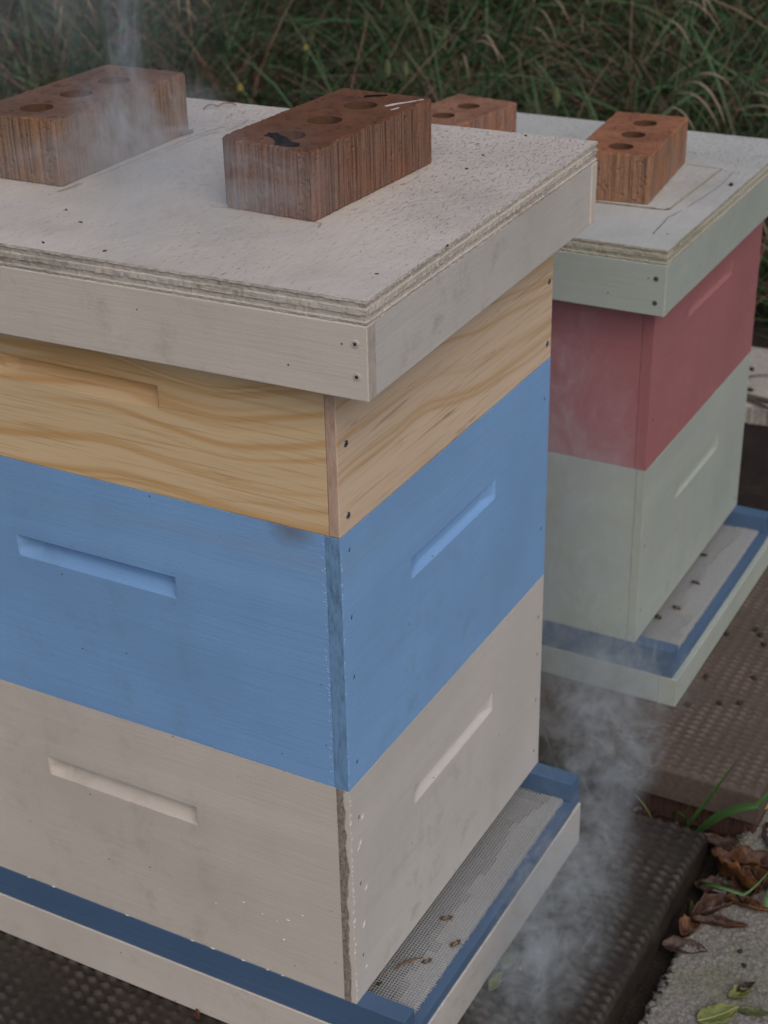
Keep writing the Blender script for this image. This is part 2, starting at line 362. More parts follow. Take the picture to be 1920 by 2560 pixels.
def hive_lid(loc, rz, wid, length, rim, ply, mats, smats, label, rr=random.Random(3), s_off=((8.5, 44), (9.0, 19))):
    """loc = near lower corner; wid along x, length along y"""
    top, edge, side, front, end = mats
    t = thing('hive_cover', label, 'hive lid', loc, rz)
    T = 13.0
    bm = bmesh.new(); box(bm, 0, T, 0, length, 0, rim - 0.2)
    for fc in bm.faces:
        fc.normal_update()
        if abs(fc.normal.y) > 0.98: fc.material_index = 1
    rb = obj('rim_board', bm, [side, end], t, bevel=1.0)
    bm = bmesh.new(); box(bm, wid - T, wid, 0, length, 0, rim - 0.2); obj('rim_board', bm, side, t, bevel=1.0)
    bm = bmesh.new(); box(bm, T + 0.4, wid - T - 0.4, 0.8, T + 0.8, 0, rim + 0.1); obj('rim_board', bm, front, t, bevel=0.8)
    bm = bmesh.new(); box(bm, T + 0.4, wid - T - 0.4, length - T, length - 0.5, 0, rim - 0.2); obj('rim_board', bm, front, t, bevel=1.0)
    # plywood top with a rough layered edge
    bm = bmesh.new()
    st = 2.5
    pts = []
    nx, ny = int(wid / st), int(length / st)
    for i in range(nx): pts.append((wid * i / nx, 0, 0, -1))
    for i in range(ny): pts.append((wid, length * i / ny, 1, 0))
    for i in range(nx): pts.append((wid * (1 - i / nx), length, 0, 1))
    for i in range(ny): pts.append((0, length * (1 - i / ny), -1, 0))
    zs = [0.0, 0.12, 0.16, 0.36, 0.40, 0.62, 0.66, 0.84, 0.88, 1.0]
    ins = [0.4, 0.0, 1.5, 1.2, 0.2, 0.3, 1.6, 1.2, 0.3, 0.5]
    loops = []
    for kz, (zf, dd) in enumerate(zip(zs, ins)):
        lp = []
        for (x, y, ox, oy) in pts:
            j = 0.7 * mnoise.noise(Vector((x * 0.22, y * 0.22, kz * 3.1))) + 0.35 * rr.uniform(-1, 1)
            if kz == len(zs) - 1: j *= 0.5
            k = dd + j + 0.3
            cx, cyy = min(max(x, 0), wid), min(max(y, 0), length)
            px = x - ox * k; py = y - oy * k
            if x <= 0: px = max(px, k if ox == 0 else px)
            if x >= wid: px = min(px, wid - k if ox == 0 else px)
            if y <= 0: py = max(py, k if oy == 0 else py)
            if y >= length: py = min(py, length - k if oy == 0 else py)
            zz = rim + ply * zf + (0.25 * rr.uniform(-1, 1) if 0 < kz else 0)
            if kz == len(zs) - 1: zz = rim + ply - abs(0.5 * mnoise.noise(Vector((x * 0.06, y * 0.06, 9))))
            lp.append(bm.verts.new((px, py, zz)))
        loops.append(lp)
    n = len(pts)
    for a in range(len(loops) - 1):
        for k in range(n):
            fc = bm.faces.new((loops[a][k], loops[a][(k + 1) % n], loops[a + 1][(k + 1) % n], loops[a + 1][k])); fc.material_index = 1
    bm.faces.new(loops[-1]); bm.faces.new(loops[0][::-1])
    obj('plywood_top', bm, [top, edge], t)
    bm = bmesh.new(); box(bm, T + 1, wid - T - 1, T + 2, length - T - 1, rim - 24, rim - 0.5); obj('inner_board', bm, M['dark'], t)
    for (y, z) in s_off: screw(t, (0, y, z), (-1, 0, 0), smats, 3.3, rotz=random.uniform(0, 1))
    return t
def hive_floor(loc, rz, z_bot, mats, label, lip=3.0, seed=1):
    """screened bottom board: rails, painted frame, skirt boards, wire screen over the landing"""
    rail, pale, skirt, fskirt, end = mats
    t = thing('hive_floor', label, 'hive floor', loc, rz)
    rr = random.Random(seed)
    # rails the boxes stand on
    for x0, x1 in ((0.0, 20.0), (HW - 21.5, HW - 0.3)):
        bxo('rail', (x0, x1, -49.5, HL - 22, -24.8, 0), rail, t, 0.8)
    bxo('rail', (0.0, HW - 0.3, HL - 21.6, HL, -24.8, 0), rail, t, 0.8)
    # frame under the rails, same paint
    bxo('frame_board', (0.3, 20.0, -50.5, HL, -38.0, -25.2), rail, t, 0.7)
    bxo('frame_board', (HW - 21.5, HW - 0.3, -50.5, HL, -38.0, -25.2), rail, t, 0.7)
    bxo('frame_board', (20.3, HW - 21.8, -51.2, -29.0, -38.0, -24.9), rail, t, 0.7)
    # skirt boards
    bm = bmesh.new(); box(bm, -0.9, HW + 0.6, -50.8 - lip, -34.0, z_bot, -38.3)
    bmesh.ops.recalc_face_normals(bm, faces=bm.faces[:])
    for fc in bm.faces:
        if fc.normal.x < -0.98: fc.material_index = 1
    obj('skirt_board', bm, [fskirt, end], t, bevel=0.9)
    bxo('skirt_board', (-0.8, 18.0, -33.6, HL, z_bot, -38.3), skirt, t, 0.8)
    bxo('skirt_board', (HW - 18.0, HW + 0.5, -33.6, HL, z_bot, -38.3), skirt, t, 0.8)
    bxo('skirt_board', (18.3, HW - 18.3, HL - 18, HL - 0.2, z_bot, -38.3), skirt, t, 0.8)
    # woven wire
    bm = bmesh.new(); wd = 0.46; pitch = 3.1; x0, x1 = 20.6, HW - 22.0
    def wires(y0, y1, z, off, jag, rag=0.0):
        n = int((x1 - x0) / pitch)
        for k in range(n):
            x = x0 + off + pitch * (k + 0.5); e = y0 - (rr.uniform(0, jag))
            ye = y1 + rag * (mnoise.noise(Vector((x * 0.012, 3.3, seed))) + 0.5 * mnoise.noise(Vector((x * 0.05, 1.3, seed)))) if rag else y1
            box(bm, x - wd, x + wd, e, ye, z - wd, z + wd)
        n = int((y1 + rag - y0) / pitch)
        for k in range(n):
            y = y0 + off + pitch * (k + 0.5)
            segs = 24
            for q in range(segs):
                xa = x0 + (x1 - x0) * q / segs; xb = x0 + (x1 - x0) * (q + 1) / segs
                if rag and y > y1 - 6 + rag * (mnoise.noise(Vector((xa * 0.012, 3.3, seed))) + 0.5 * mnoise.noise(Vector((xa * 0.05, 1.3, seed)))): continue
                dz = 0.35 * mnoise.noise(Vector((xa * 0.02, y * 0.1, z))); 
                box(bm, xa, xb, y - wd + dz, y + wd + dz, z + 0.4 - wd, z + 0.4 + wd)
    wires(-41.0, 90.0, -23.9, 0.0, 1.6)
    wires(-41.0, -14.0, -22.3, 1.2, 1.0, 22.0)
    obj('wire_screen', bm, M['wire'], t, norm=False)
    bxo('screen_tray', (21, HW - 22.5, -28.5, HL - 24, z_bot + 14, z_bot + 18), M['dark'], t, 0.0)
    return t

# ---------------- hive in front
A0 = (0, 0, 0)
zA1, zA2, zA3 = 241.83, 485.95, 654.0
floorA = hive_floor((0, 0, 0), 0.0, -92.0, (M['rail'], M['rail_pale'], M['white'], M['white_front_skylit'], M['white_end']),
                    'blue and white hive floor with a screened landing, under the white box of the front hive', 2.0, 1)
boxA1 = hive_box((0, 0, 0), 0.0, zA1, M['white'], M['white_front_skylit'], M['white_end'],
                 'white painted hive box at the bottom of the front stack, under the blue box', 12.5,
                 nails=((15, 205), (14.5, 132), (15, 48), (402, 196), (402, 150), (401, 92), (401, 24)))
boxA2 = hive_box((0, 0, zA1), 0.0, zA2 - zA1, M['blue'], M['blue'], M['blue_end'],
                 'bright blue painted hive box between the white box and the bare pine box', 13.5,
                 nails=((14, 228), (14, 166), (15, 108), (15, 22), (401, 205), (402, 60)))
boxA3 = hive_box((0, 0, zA2), 0.0, 168.0, M['pine_side'], M['pine_front'], M['pine_end'],
                 'unpainted bare pine hive box under the front lid, grain showing', 9.5, hz=(78.0, 99.0), hold_front=False,
                 screws=((13.8, 76.4), (13.8, 14.8), (404, 81), (403.4, 18)))
lidA = hive_lid((-24.5, -43.06, 619.34), 0.027, 463.1, 556.0, 58.1, 18.5, (M['lid_top'], M['ply'], M['white'], M['white_front_skylit'], M['lid_end']),
                [M['painted_screw'], M['slot_shade']], 'white plywood hive lid on the bare pine box, two bricks on top', random.Random(3), ((9.8, 43.6), (9.2, 18.6)))
# ---------------- hive behind
B0 = Vector((677.6, -14.66, 11.71)); RZB = 0.0008
floorB = hive_floor(B0, RZB, -77.7, (M['rail'], M['rail_pale'], M['cream'], M['cream'], M['cream_end']),
                    'blue and cream hive floor with a screened landing, under the rear hive', 7.0, 2)
boxB1 = hive_box(B0, RZB, 236.74, M['cream'], M['cream'], M['cream_end'], 'pale greenish cream hive box at the bottom of the rear stack, under the red box', 11.0,
                 D=4.5, hz=(144.0, 165.0), nails=((14, 130), (14, 40), (398, 18)))
boxB2 = hive_box(B0 + Vector((0, 0, 236.74)), RZB, 244.0, M['red'], M['red'], M['red_end'], 'dull red painted hive box below the rear lid', 14.0,
                 D=6.0, hz=(150.0, 171.0), nails=((14, 60), (14, 190)))
lidB = hive_lid(B0 + Vector((-34.78, -21.55, 442.81)), RZB + 0.0055, 487.9, 556.0, 58.4, 17.2, (M['lid_top_pale'], M['ply_pale'], M['cream'], M['cream'], M['cream']),
                [M['steel'], M['slot_shade']], 'pale cream plywood hive lid on the red box, brick-shaped stain on top', random.Random(5), ((11.5, 42.5), (11.3, 15.0)))

# paint ridges and drips at the near corners
rr = random.Random(11)
it = []
for k in range(46):
    z = rr.uniform(6, 238)
    it.append(((rr.uniform(0.3, 2.4), -0.1, z), (0.8, 0, rr.uniform(0.2, 1.0)), (0, -1, 0), rr.uniform(2, 5.5), rr.uniform(0.4, 0.8)))
for (x, z, l) in ((16, 176, 9), (13, 172, 6), (21, 201, 8), (24, 120, 9), (18, 82, 11), (20, 30, 7)):
    it.append(((x, -0.1, z), (0.7, 0, 1.0), (0, -1, 0), l, 1.3))
sliver_set('paint_ridge', it, M['white_chip'], boxA1)
for (y, z, l, wd) in ((118, 74, 3, 1.6), (98, 68, 2, 1.4), (82, 66, 2, 1.2), (70, 72, 5, 1.4), (76, 46, 3.5, 2.2), (54, 84, 2.5, 1.4), (150, 60, 2, 1.0)):
    sliver_set('paint_drip', [((0.2, y, z), (0, 1, 0.15), (-1, 0, 0), l, wd)], M['white_chip'], boxA1)
for y in (385, 352, 262, 181, 160, 120, 100, 77):
    sliver_set('paint_drip', [((0.1, y + rr.uniform(-4, 4), 0.4), (0, 1, 0), (-1, 0, -0.3), rr.uniform(4, 9), 1.4)], M['white_chip'], boxA1)
it = []
for k in range(60):
    z = rr.uniform(4, 240)
    it.append(((rr.uniform(0.2, 1.8), -0.1, z), (0.8, 0, rr.uniform(0.1, 0.9)), (0, -1, 0), rr.uniform(1.5, 4.0), rr.uniform(0.4, 0.8)))
for k in range(55):
    z = rr.uniform(4, 238)
    it.append(((0.2, 14.5 + rr.uniform(0, 3), z), (0, 1, rr.uniform(0.1, 0.5)), (-1, 0, 0), rr.uniform(2.5, 6.5), rr.uniform(0.5, 0.9)))
sliver_set('paint_ridge', it, M['blue_chip'], boxA2)

# ------------------------------------------------------------------ bricks
M['hole'] = flat('brick_hole', (0.115, 0.06, 0.036), 0.95, 0.1, 0, 0.4, 200)
def brick(loc, rz, mat, label, seed, L=194.0, W=92.0, H=57.0, hr=14.6, offs=(31, 87, 144), rib=0.55, chip=0.0):
    rr = random.Random(seed)
    bm = bmesh.new()
    outl = []
    def corner(cx, cyy, a0, r):
        for k in range(4): outl.append((cx + r * math.cos(a0 + k * math.pi / 6), cyy + r * math.sin(a0 + k * math.pi / 6)))
    rc = [3.0, 4.0, 4.0, 4.0 + chip]
    def run(p, q):
        d = Vector((q[0] - p[0], q[1] - p[1])); n = max(2, int(d.length / 3.2)); nrm = Vector((d.y, -d.x)).normalized()
        for k in range(1, n):
            t = k / n; j = rr.uniform(-rib, rib * 0.5) * (1.0 if rr.random() < 0.8 else 2.2)
            outl.append((p[0] + d.x * t + nrm.x * j, p[1] + d.y * t + nrm.y * j))
    corner(rc[0], rc[0], math.pi, rc[0]); run((rc[0], 0), (L - rc[1], 0))
    corner(L - rc[1], rc[1], 1.5 * math.pi, rc[1]); run((L, rc[1]), (L, W - rc[2]))
    corner(L - rc[2], W - rc[2], 0, rc[2]); run((L - rc[2], W), (rc[3], W))
    corner(rc[3], W - rc[3], 0.5 * math.pi, rc[3]); run((0, W - rc[3]), (0, rc[0]))
    cx, cyy = L / 2, W / 2
    def loop(z, inset, jz=0):
        vs = []
        for (x, y) in outl:
            dx, dy = cx - x, cyy - y; i = inset * rr.uniform(0.5, 1.5) if inset else 0
            vs.append(bm.verts.new((x + i * np.sign(dx) * (1 if abs(dx) > L / 2 - 6 else 0.1), y + i * np.sign(dy) * (1 if abs(dy) > W / 2 - 6 else 0.1), z + jz * rr.uniform(-1, 1))))
        return vs
    zs = [(0, 0.6, 0), (1.2, 0, 0.2), (H * 0.35, 0, 0), (H * 0.7, 0, 0), (H - 1.6, 0, 0.5), (H, 1.4, 0.25)]
    lps = [loop(*z) for z in zs]; n = len(outl)
    for a in range(len(lps) - 1):
        for k in range(n): bm.faces.new((lps[a][k], lps[a][(k + 1) % n], lps[a + 1][(k + 1) % n], lps[a + 1][k]))
    def cap(lp, z, s):
        hs = []; es = [bm.edges.get((lp[k], lp[(k + 1) % n])) for k in range(n)]
        for o in offs:
            hl = [bm.verts.new((o + hr * math.cos(2 * math.pi * k / 28) + rr.uniform(-.3, .3), W * 0.47 + hr * math.sin(2 * math.pi * k / 28) + rr.uniform(-.3, .3), z)) for k in range(28)]
            es += [bm.edges.new((hl[k], hl[(k + 1) % 28])) for k in range(28)]; hs.append(hl)
        bmesh.ops.triangle_fill(bm, use_beauty=True, use_dissolve=False, edges=es)
        return hs
    ht = cap(lps[-1], H, 1); hb = cap(lps[0], 0.0, -1)
    for a, b in zip(ht, hb):
        for k in range(28): bm.faces.new((a[k], a[(k + 1) % 28], b[(k + 1) % 28], b[k])).material_index = 1
    o = obj('brick', bm, [mat, M['hole']]); o.location = Vector(loc) * MM; o.rotation_euler = (0, 0, rz)
    return tag(o, label, 'brick', 'bricks weighing down the hive lids')
zTA, zTB = 619.34 + 58.1 + 18.5 + 0.05, 11.71 + 442.81 + 58.4 + 17.2 + 0.05
b1 = brick((116, 81.5, zTA), R(-2.0), brickmat('brick_red', (0.29, 0.142, 0.085), (0.225, 0.096, 0.05), (0.060, 0.031, 0.024), 0.85, 1.0),
           'rust red brick with a black tar stain, at the middle of the white lid', 1, chip=9)
b2 = brick((109.5, 329, zTA), R(1.0), brickmat('brick_brown', (0.34, 0.18, 0.088), (0.27, 0.15, 0.10), (0.05, 0.032, 0.025), 0.7, 8.0),
           'tan brown brick behind the smoke on the left half of the white lid', 2, L=198, rib=0.35)
b3 = brick((770, 309, zTB), R(-7.5), brickmat('brick_dusty', (0.42, 0.19, 0.11), (0.42, 0.21, 0.13), (0.07, 0.035, 0.03), 0.8, 15.0),
           'dusty orange brick half hidden behind the rust red brick, on the rear lid', 3)
b4 = brick((788.5, 40, zTB), R(6.0), brickmat('brick_orange', (0.43, 0.21, 0.105), (0.47, 0.20, 0.105), (0.06, 0.035, 0.03), 0.7, 21.0),
           'clean orange brick beside the brick-shaped stain on the rear lid', 4, L=192)
# tar stain and chalk scrape on the rust red brick
def blob(name, pts, th, mat, parent, z, rag=False):
    if rag:
        q = []; rq = random.Random(len(pts))
        for a, b in zip(pts, pts[1:] + pts[:1]):
            n_ = max(1, int(math.hypot(b[0] - a[0], b[1] - a[1]) / 1.6))
            for k in range(n_): q.append((a[0] + (b[0] - a[0]) * k / n_ + rq.uniform(-0.9, 0.9), a[1] + (b[1] - a[1]) * k / n_ + rq.uniform(-0.9, 0.9)))
        pts = q
    bm = bmesh.new(); c = Vector((sum(p[0] for p in pts) / len(pts), sum(p[1] for p in pts) / len(pts), z + th))
    vs = [bm.verts.new((x, y, z - 0.3)) for x, y in pts]; us = [bm.verts.new((x * 0.94 + c.x * 0.06, y * 0.94 + c.y * 0.06, z + th * 0.8)) for x, y in pts]
    n = len(pts)
    for k in range(n): bm.faces.new((vs[k], vs[(k + 1) % n], us[(k + 1) % n], us[k]))
    bm.faces.new(us)
    return obj(name, bm, mat, parent)
M['tar'] = flat('black_tar', (0.013, 0.011, 0.010), 0.9, 0.05, 0, 0.5, 200, 1.0)
M['chalk'] = flat('white_scrape', (0.62, 0.58, 0.54), 0.8)
blob('tar_stain', [(2.5, 24), (3.0, 20), (9, 17), (14, 20), (15, 28), (19, 34), (25, 40), (27, 46), (34, 56), (31, 62), (22, 60), (23, 52), (15, 46), (9, 41), (2.6, 38), (2.2, 31)], 0.9, M['tar'], b1, 57, True)
blob('tar_stain', [(168, 55), (176, 58), (181, 50), (187, 42), (184, 40), (179, 44), (172, 52)], 0.6, M['tar'], b1, 57, True)
blob('chalk_scrape', [(149, 20), (158, 17), (172, 9), (186, 3), (187, 5), (171, 13), (160, 21), (150, 24)], 0.3, M['chalk'], b1, 57)
blob('chalk_scrape', [(140, 10), (150, 8), (152, 9.5), (141, 12)], 0.3, M['chalk'], b1, 57)
# the stain and groove a moved brick left on the rear lid (local to that lid)
M['stain'] = flat('brick_stain', (0.36, 0.31, 0.21), 0.8, 0.2, 0, 0.35, 90)
M['stain_line'] = flat('brick_stain_rim', (0.20, 0.15, 0.085), 0.8, 0.2, 0, 0.5, 120)
def strip(bm, pts, wd, z, jit=0.6, rr=random.Random(8)):
    L, Rr = [], []
    for i, p in enumerate(pts):
        a = Vector(pts[max(0, i - 1)]); b = Vector(pts[min(len(pts) - 1, i + 1)]); d = (b - a).normalized(); s = Vector((-d.y, d.x))
        q = Vector(p); w_ = wd * (0.5 + rr.uniform(-0.2, 0.2))
        L.append(bm.verts.new((q.x + s.x * w_, q.y + s.y * w_, z))); Rr.append(bm.verts.new((q.x - s.x * w_, q.y - s.y * w_, z)))
    for i in range(len(pts) - 1): bm.faces.new((L[i], L[i + 1], Rr[i + 1], Rr[i]))
def dens(pts, st=5.0, jit=0.5, rr=random.Random(9)):
    o = []
    for p, q in zip(pts[:-1], pts[1:]):
        d = Vector((q[0] - p[0], q[1] - p[1])); n = max(1, int(d.length / st))
        for k in range(n): o.append((p[0] + d.x * k / n + rr.uniform(-jit, jit), p[1] + d.y * k / n + rr.uniform(-jit, jit)))
    o.append(pts[-1]); return o
lbx, lby = 677.6 - 34.78, -14.66 - 21.55
loc = lambda x, y: (x - lbx, y - lby)
zt = 58.4 + 17.2
bm = bmesh.new(); strip(bm, dens([loc(776, 128), loc(776, 97), loc(780, 15), loc(786, 12)]), 5, zt + 0.12); obj('stain_rim', bm, M['stain_line'], lidB)
bm = bmesh.new(); strip(bm, dens([loc(786, 12), loc(880, 10), loc(968, 8), loc(972, 54)]), 3, zt + 0.12); obj('stain_rim', bm, M['stain'], lidB)
M['crack'] = flat('plywood_crack', (0.16, 0.14, 0.11), 0.9)
bm = bmesh.new(); strip(bm, dens([loc(690, -2), loc(752, 2.5), loc(768, 0), loc(785, -2.5)], 4, 0.4), 1.5, zt + 0.1); obj('crack', bm, M['crack'], lidB)
bm = bmesh.new(); strip(bm, dens([loc(800, -4), loc(860, -10), loc(900, -12), loc(960, -9)], 4, 0.4), 0.8, zt + 0.1); obj('crack', bm, M['crack'], lidB)

M['smudge'] = flat('rust_smudge', (0.40, 0.31, 0.25), 0.85, 0.15, 0, 0.45, 160)
def on_lid(p):
    x, y = p[0] + 24.5, p[1] + 43.06; c_, s_ = math.cos(0.027), math.sin(0.027); return (c_ * x + s_ * y, -s_ * x + c_ * y)
for pts, wd in (([(150, 323), (200, 322), (262, 322), (318, 322), (342, 316)], 3.0), ([(200, 316), (240, 314), (290, 317), (325, 312)], 2.0), ([(97, 325), (104, 323), (113, 322), (126, 322)], 4.0), ([(330, 306), (352, 304), (372, 309)], 2.2), ([(106, 72), (116, 76), (119, 160), (118, 182)], 1.6)):
    bm = bmesh.new(); strip(bm, [on_lid(p) for p in dens(pts, 4.0, 0.9)], wd, 58.1 + 18.5 + 0.1); obj('rust_stain', bm, M['smudge'], lidA)

# ------------------------------------------------------------------ paving and soil
def hgrid(name, x0, x1, y0, y1, dx, dy, hf, base, mat, edge=7.0, jag=0.0, seed=0):
    nx, ny = int((x1 - x0) / dx) + 1, int((y1 - y0) / dy) + 1
    X, Y = np.meshgrid(np.linspace(x0, x1, nx), np.linspace(y0, y1, ny), indexing='ij')
    Z = hf(X, Y)
    r2 = np.random.default_rng(seed)
    if edge:
        e = np.minimum.reduce([X - x0, x1 - X, Y - y0, y1 - Y]); t = np.clip(e / edge, 0, 1)
        Z = Z - edge * 0.8 * (1 - np.sqrt(1 - (1 - t) ** 2))
    if jag:
        bmask = np.zeros_like(X, bool); bmask[0] = bmask[-1] = True; bmask[:, 0] = bmask[:, -1] = True
        for q in (1, 2):
            bmask[q] = bmask[-1 - q] = True; bmask[:, q] = bmask[:, -1 - q] = True
        X = X + np.where(bmask, r2.normal(0, jag, X.shape), 0); Y = Y + np.where(bmask, r2.normal(0, jag, X.shape), 0)
    V = np.stack([X, Y, Z], -1).reshape(-1, 3)
    idx = np.arange(nx * ny).reshape(nx, ny)
    q = np.stack([idx[:-1, :-1], idx[1:, :-1], idx[1:, 1:], idx[:-1, 1:]], -1).reshape(-1, 4)
    F = q.tolist()
    if base is not None:
        ring = list(idx[:, 0]) + list(idx[-1, 1:]) + list(idx[-2::-1, -1]) + list(idx[0, -2:0:-1])
        n0 = len(V); B = V[ring].copy(); B[:, 2] = base; V = np.vstack([V, B]); n = len(ring)
        for k in range(n): F.append((ring[(k + 1) % n], ring[k], n0 + k, n0 + (k + 1) % n))
        F.append([n0 + k for k in range(n)][::-1])
    me = bpy.data.meshes.new(name); me.from_pydata((V * MM).tolist(), [], [list(map(int, f)) for f in F]); me.update()
    me.materials.append(mat)
    sm = [True] * len(q) + [False] * (len(F) - len(q)); me.polygons.foreach_set('use_smooth', sm)
    o = bpy.data.objects.new(name, me); link(o); return o
def smooth_noise(X, Y, sc, seed, octv=3):
    r2 = np.random.default_rng(seed); Z = np.zeros_like(X, float); a = 1.0
    for o in range(octv):
        for k in range(5):
            th = r2.uniform(0, 2 * np.pi); ph = r2.uniform(0, 6.28); f = 2 * np.pi / (sc / (2 ** o)) * r2.uniform(0.6, 1.4)
            Z += a * np.sin((X * np.cos(th) + Y * np.sin(th)) * f + ph) / 5
        a *= 0.5
    return Z
def lattice(top, H, px, py, seed):
    r2 = np.random.default_rng(seed)
    def f(X, Y):
        wx = X + 0.5 * smooth_noise(X, Y, 60, seed); c = (np.cos(2 * np.pi * wx / px) + np.cos(2 * np.pi * Y / py)) / 2
        amp = np.clip(0.8 + 0.5 * smooth_noise(X, Y, 130, seed + 1), 0.25, 1.2)
        return top - H + H * amp * np.clip((c + 0.2) / 1.2, 0, 1) ** 0.6 + r2.normal(0, 0.12, X.shape)
    return f
def concrete(name, col, pale, moss, wet, seed, wear_glint=None):
    g = G(name)
    n = g.ns(g.mp(g.o, (1, 1, 1), (seed, 0, 0)), 7.0, 5, 0.6); n2 = g.ns(g.o, 150.0, 4, 0.7)
    c = g.mix(g.ramp(n, [(0.35, 0.0), (0.68, 1.0)]), col, pale)
    c = g.mix(g.ramp(g.ns(g.mp(g.o, (1, 1, 1), (5, seed, 0)), 11.0, 4, 0.6), [(0.52, 0.0), (0.7, 0.6)]), c, moss)
    c = g.mix(g.ramp(n2, [(0.3, 0.55), (0.6, 0.0)]), c, tuple(x * 0.4 for x in col))
    if wear_glint:  # paler bump tops: wear, plus wet highlights painted into the colour
        zlo, zhi, wc = wear_glint
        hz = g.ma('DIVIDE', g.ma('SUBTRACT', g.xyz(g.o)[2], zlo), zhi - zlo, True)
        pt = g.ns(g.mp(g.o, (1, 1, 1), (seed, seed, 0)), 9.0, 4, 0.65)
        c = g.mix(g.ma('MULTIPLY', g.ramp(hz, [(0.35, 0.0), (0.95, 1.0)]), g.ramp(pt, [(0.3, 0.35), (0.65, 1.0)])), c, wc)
    return g.fin(c, g.ramp(n, [(0.3, wet), (0.7, wet + 0.25)]), g.bump(n2, 0.6, 0.0015), 0.3)
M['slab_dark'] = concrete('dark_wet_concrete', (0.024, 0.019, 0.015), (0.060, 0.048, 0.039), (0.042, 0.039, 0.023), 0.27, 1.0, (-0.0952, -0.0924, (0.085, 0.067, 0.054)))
M['slab_brown'] = concrete('brown_concrete', (0.128, 0.094, 0.074), (0.100, 0.079, 0.064), (0.10, 0.075, 0.055), 0.6, 5.0, (-0.0678, -0.0663, (0.20, 0.145, 0.115)))
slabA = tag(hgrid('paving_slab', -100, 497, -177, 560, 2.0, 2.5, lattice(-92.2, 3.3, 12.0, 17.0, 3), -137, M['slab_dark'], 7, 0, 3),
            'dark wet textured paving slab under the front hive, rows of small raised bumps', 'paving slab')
slabB = tag(hgrid('paving_slab', 555, 1180, -217, 520, 2.2, 2.6, lattice(-66.2, 1.7, 11.0, 15.0, 6), -110, M['slab_brown'], 6, 0, 4),
            'brown ridged paving slab raised on an old brick, under the rear hive', 'paving slab')
def pebbles(X, Y):
    r2 = np.random.default_rng(12)
    return -130 + 2.0 * smooth_noise(X, Y, 320, 4) * 0.5 + r2.normal(0, 0.9, X.shape)
g = G('pebble_dash_concrete')
d, vc = g.vo(g.mp(g.o, (1, 1, 1)), 330.0); n = g.ns(g.o, 12.0, 4, 0.6)
c = g.mix(g.ramp(g.xyz(vc)[0], [(0.0, 0.0), (1.0, 1.0)]), (0.205, 0.19, 0.175), (0.285, 0.27, 0.25))
c = g.mix(g.ramp(n, [(0.45, 0.0), (0.7, 0.6)]), c, (0.17, 0.19, 0.10))
c = g.mix(g.ramp(d, [(0.40, 0.0), (0.70, 0.6)]), c, (0.11, 0.10, 0.08))
M['pebble'] = g.fin(c, 0.8, g.bump(d, -0.9, 0.002), 0.3)
pebA = tag(hgrid('paving_slab', -160, 618, -790, -199, 2.4, 2.4, pebbles, -172, M['pebble'], 5, 2.2, 8),
           'pale pebble-dash concrete slab with a crumbling edge, beside the dark wet slab', 'paving slab')
M['pale_slab'] = concrete('pale_concrete', (0.44, 0.40, 0.35), (0.50, 0.46, 0.40), (0.36, 0.34, 0.25), 0.7, 9.0)
farS = tag(hgrid('paving_slab', 1712, 2000, -420, 360, 6, 6, lambda X, Y: -115 + 0.8 * smooth_noise(X, Y, 80, 9), -150, M['pale_slab'], 5, 0.8, 9),
           'pale flat slab with twigs on it, behind the rear hive at the edge of the grass', 'paving slab')
farS.rotation_euler = (0, 0, R(-2))
sb = brick((563, -214, -146), 0.0, brickmat('brick_damp', (0.10, 0.045, 0.032), (0.10, 0.05, 0.035), (0.03, 0.018, 0.014), 0.6, 30.0),
           'damp dark brick propping up the brown slab, behind the curved grass blades', 9, L=92, W=200, H=36, hr=13, offs=(46,), rib=0.4)
sb['group'] = ''
del sb['group']

def ground_h(X, Y):
    z = -147 + 3.0 * smooth_noise(X, Y, 300, 21) + 2.0 * smooth_noise(X, Y, 60, 22)
    t = np.clip((X - 1950) / 2600, 0, 3)
    z = z + 520 * t + np.where(t > 0, 25 * smooth_noise(X, Y, 900, 23), 0)
    return z
g = G('dark_soil')
n = g.ns(g.o, 14.0, 6, 0.7); n2 = g.ns(g.o, 130.0, 4, 0.7)
c = g.mix(g.ramp(n, [(0.35, 0.0), (0.7, 1.0)]), (0.022, 0.017, 0.014), (0.045, 0.033, 0.027))
c = g.mix(g.ramp(n2, [(0.58, 0.0), (0.7, 0.6)]), c, (0.09, 0.055, 0.03))
M['soil'] = g.fin(c, 0.9, g.bump(g.ma('ADD', n, n2), 1.0, 0.006), 0.2)
soil = hgrid('soil', -3000, 2600, -3500, 5500, 24, 24, ground_h, None, M['soil'], 0)
tag(soil, kind='structure')
g = G('meadow_ground')
n = g.ns(g.o, 6.0, 6, 0.7); n2 = g.ns(g.o, 0.4, 3, 0.5)
c = g.mix(g.ramp(n, [(0.35, 0.0), (0.7, 1.0)]), (0.018, 0.024, 0.011), (0.05, 0.05, 0.024)); c = g.mix(g.ramp(n2, [(0.4, 0.0), (0.7, 0.5)]), c, (0.06, 0.05, 0.028))
M['meadow'] = g.fin(c, 0.95, g.bump(n, 1.0, 0.03), 0.1)
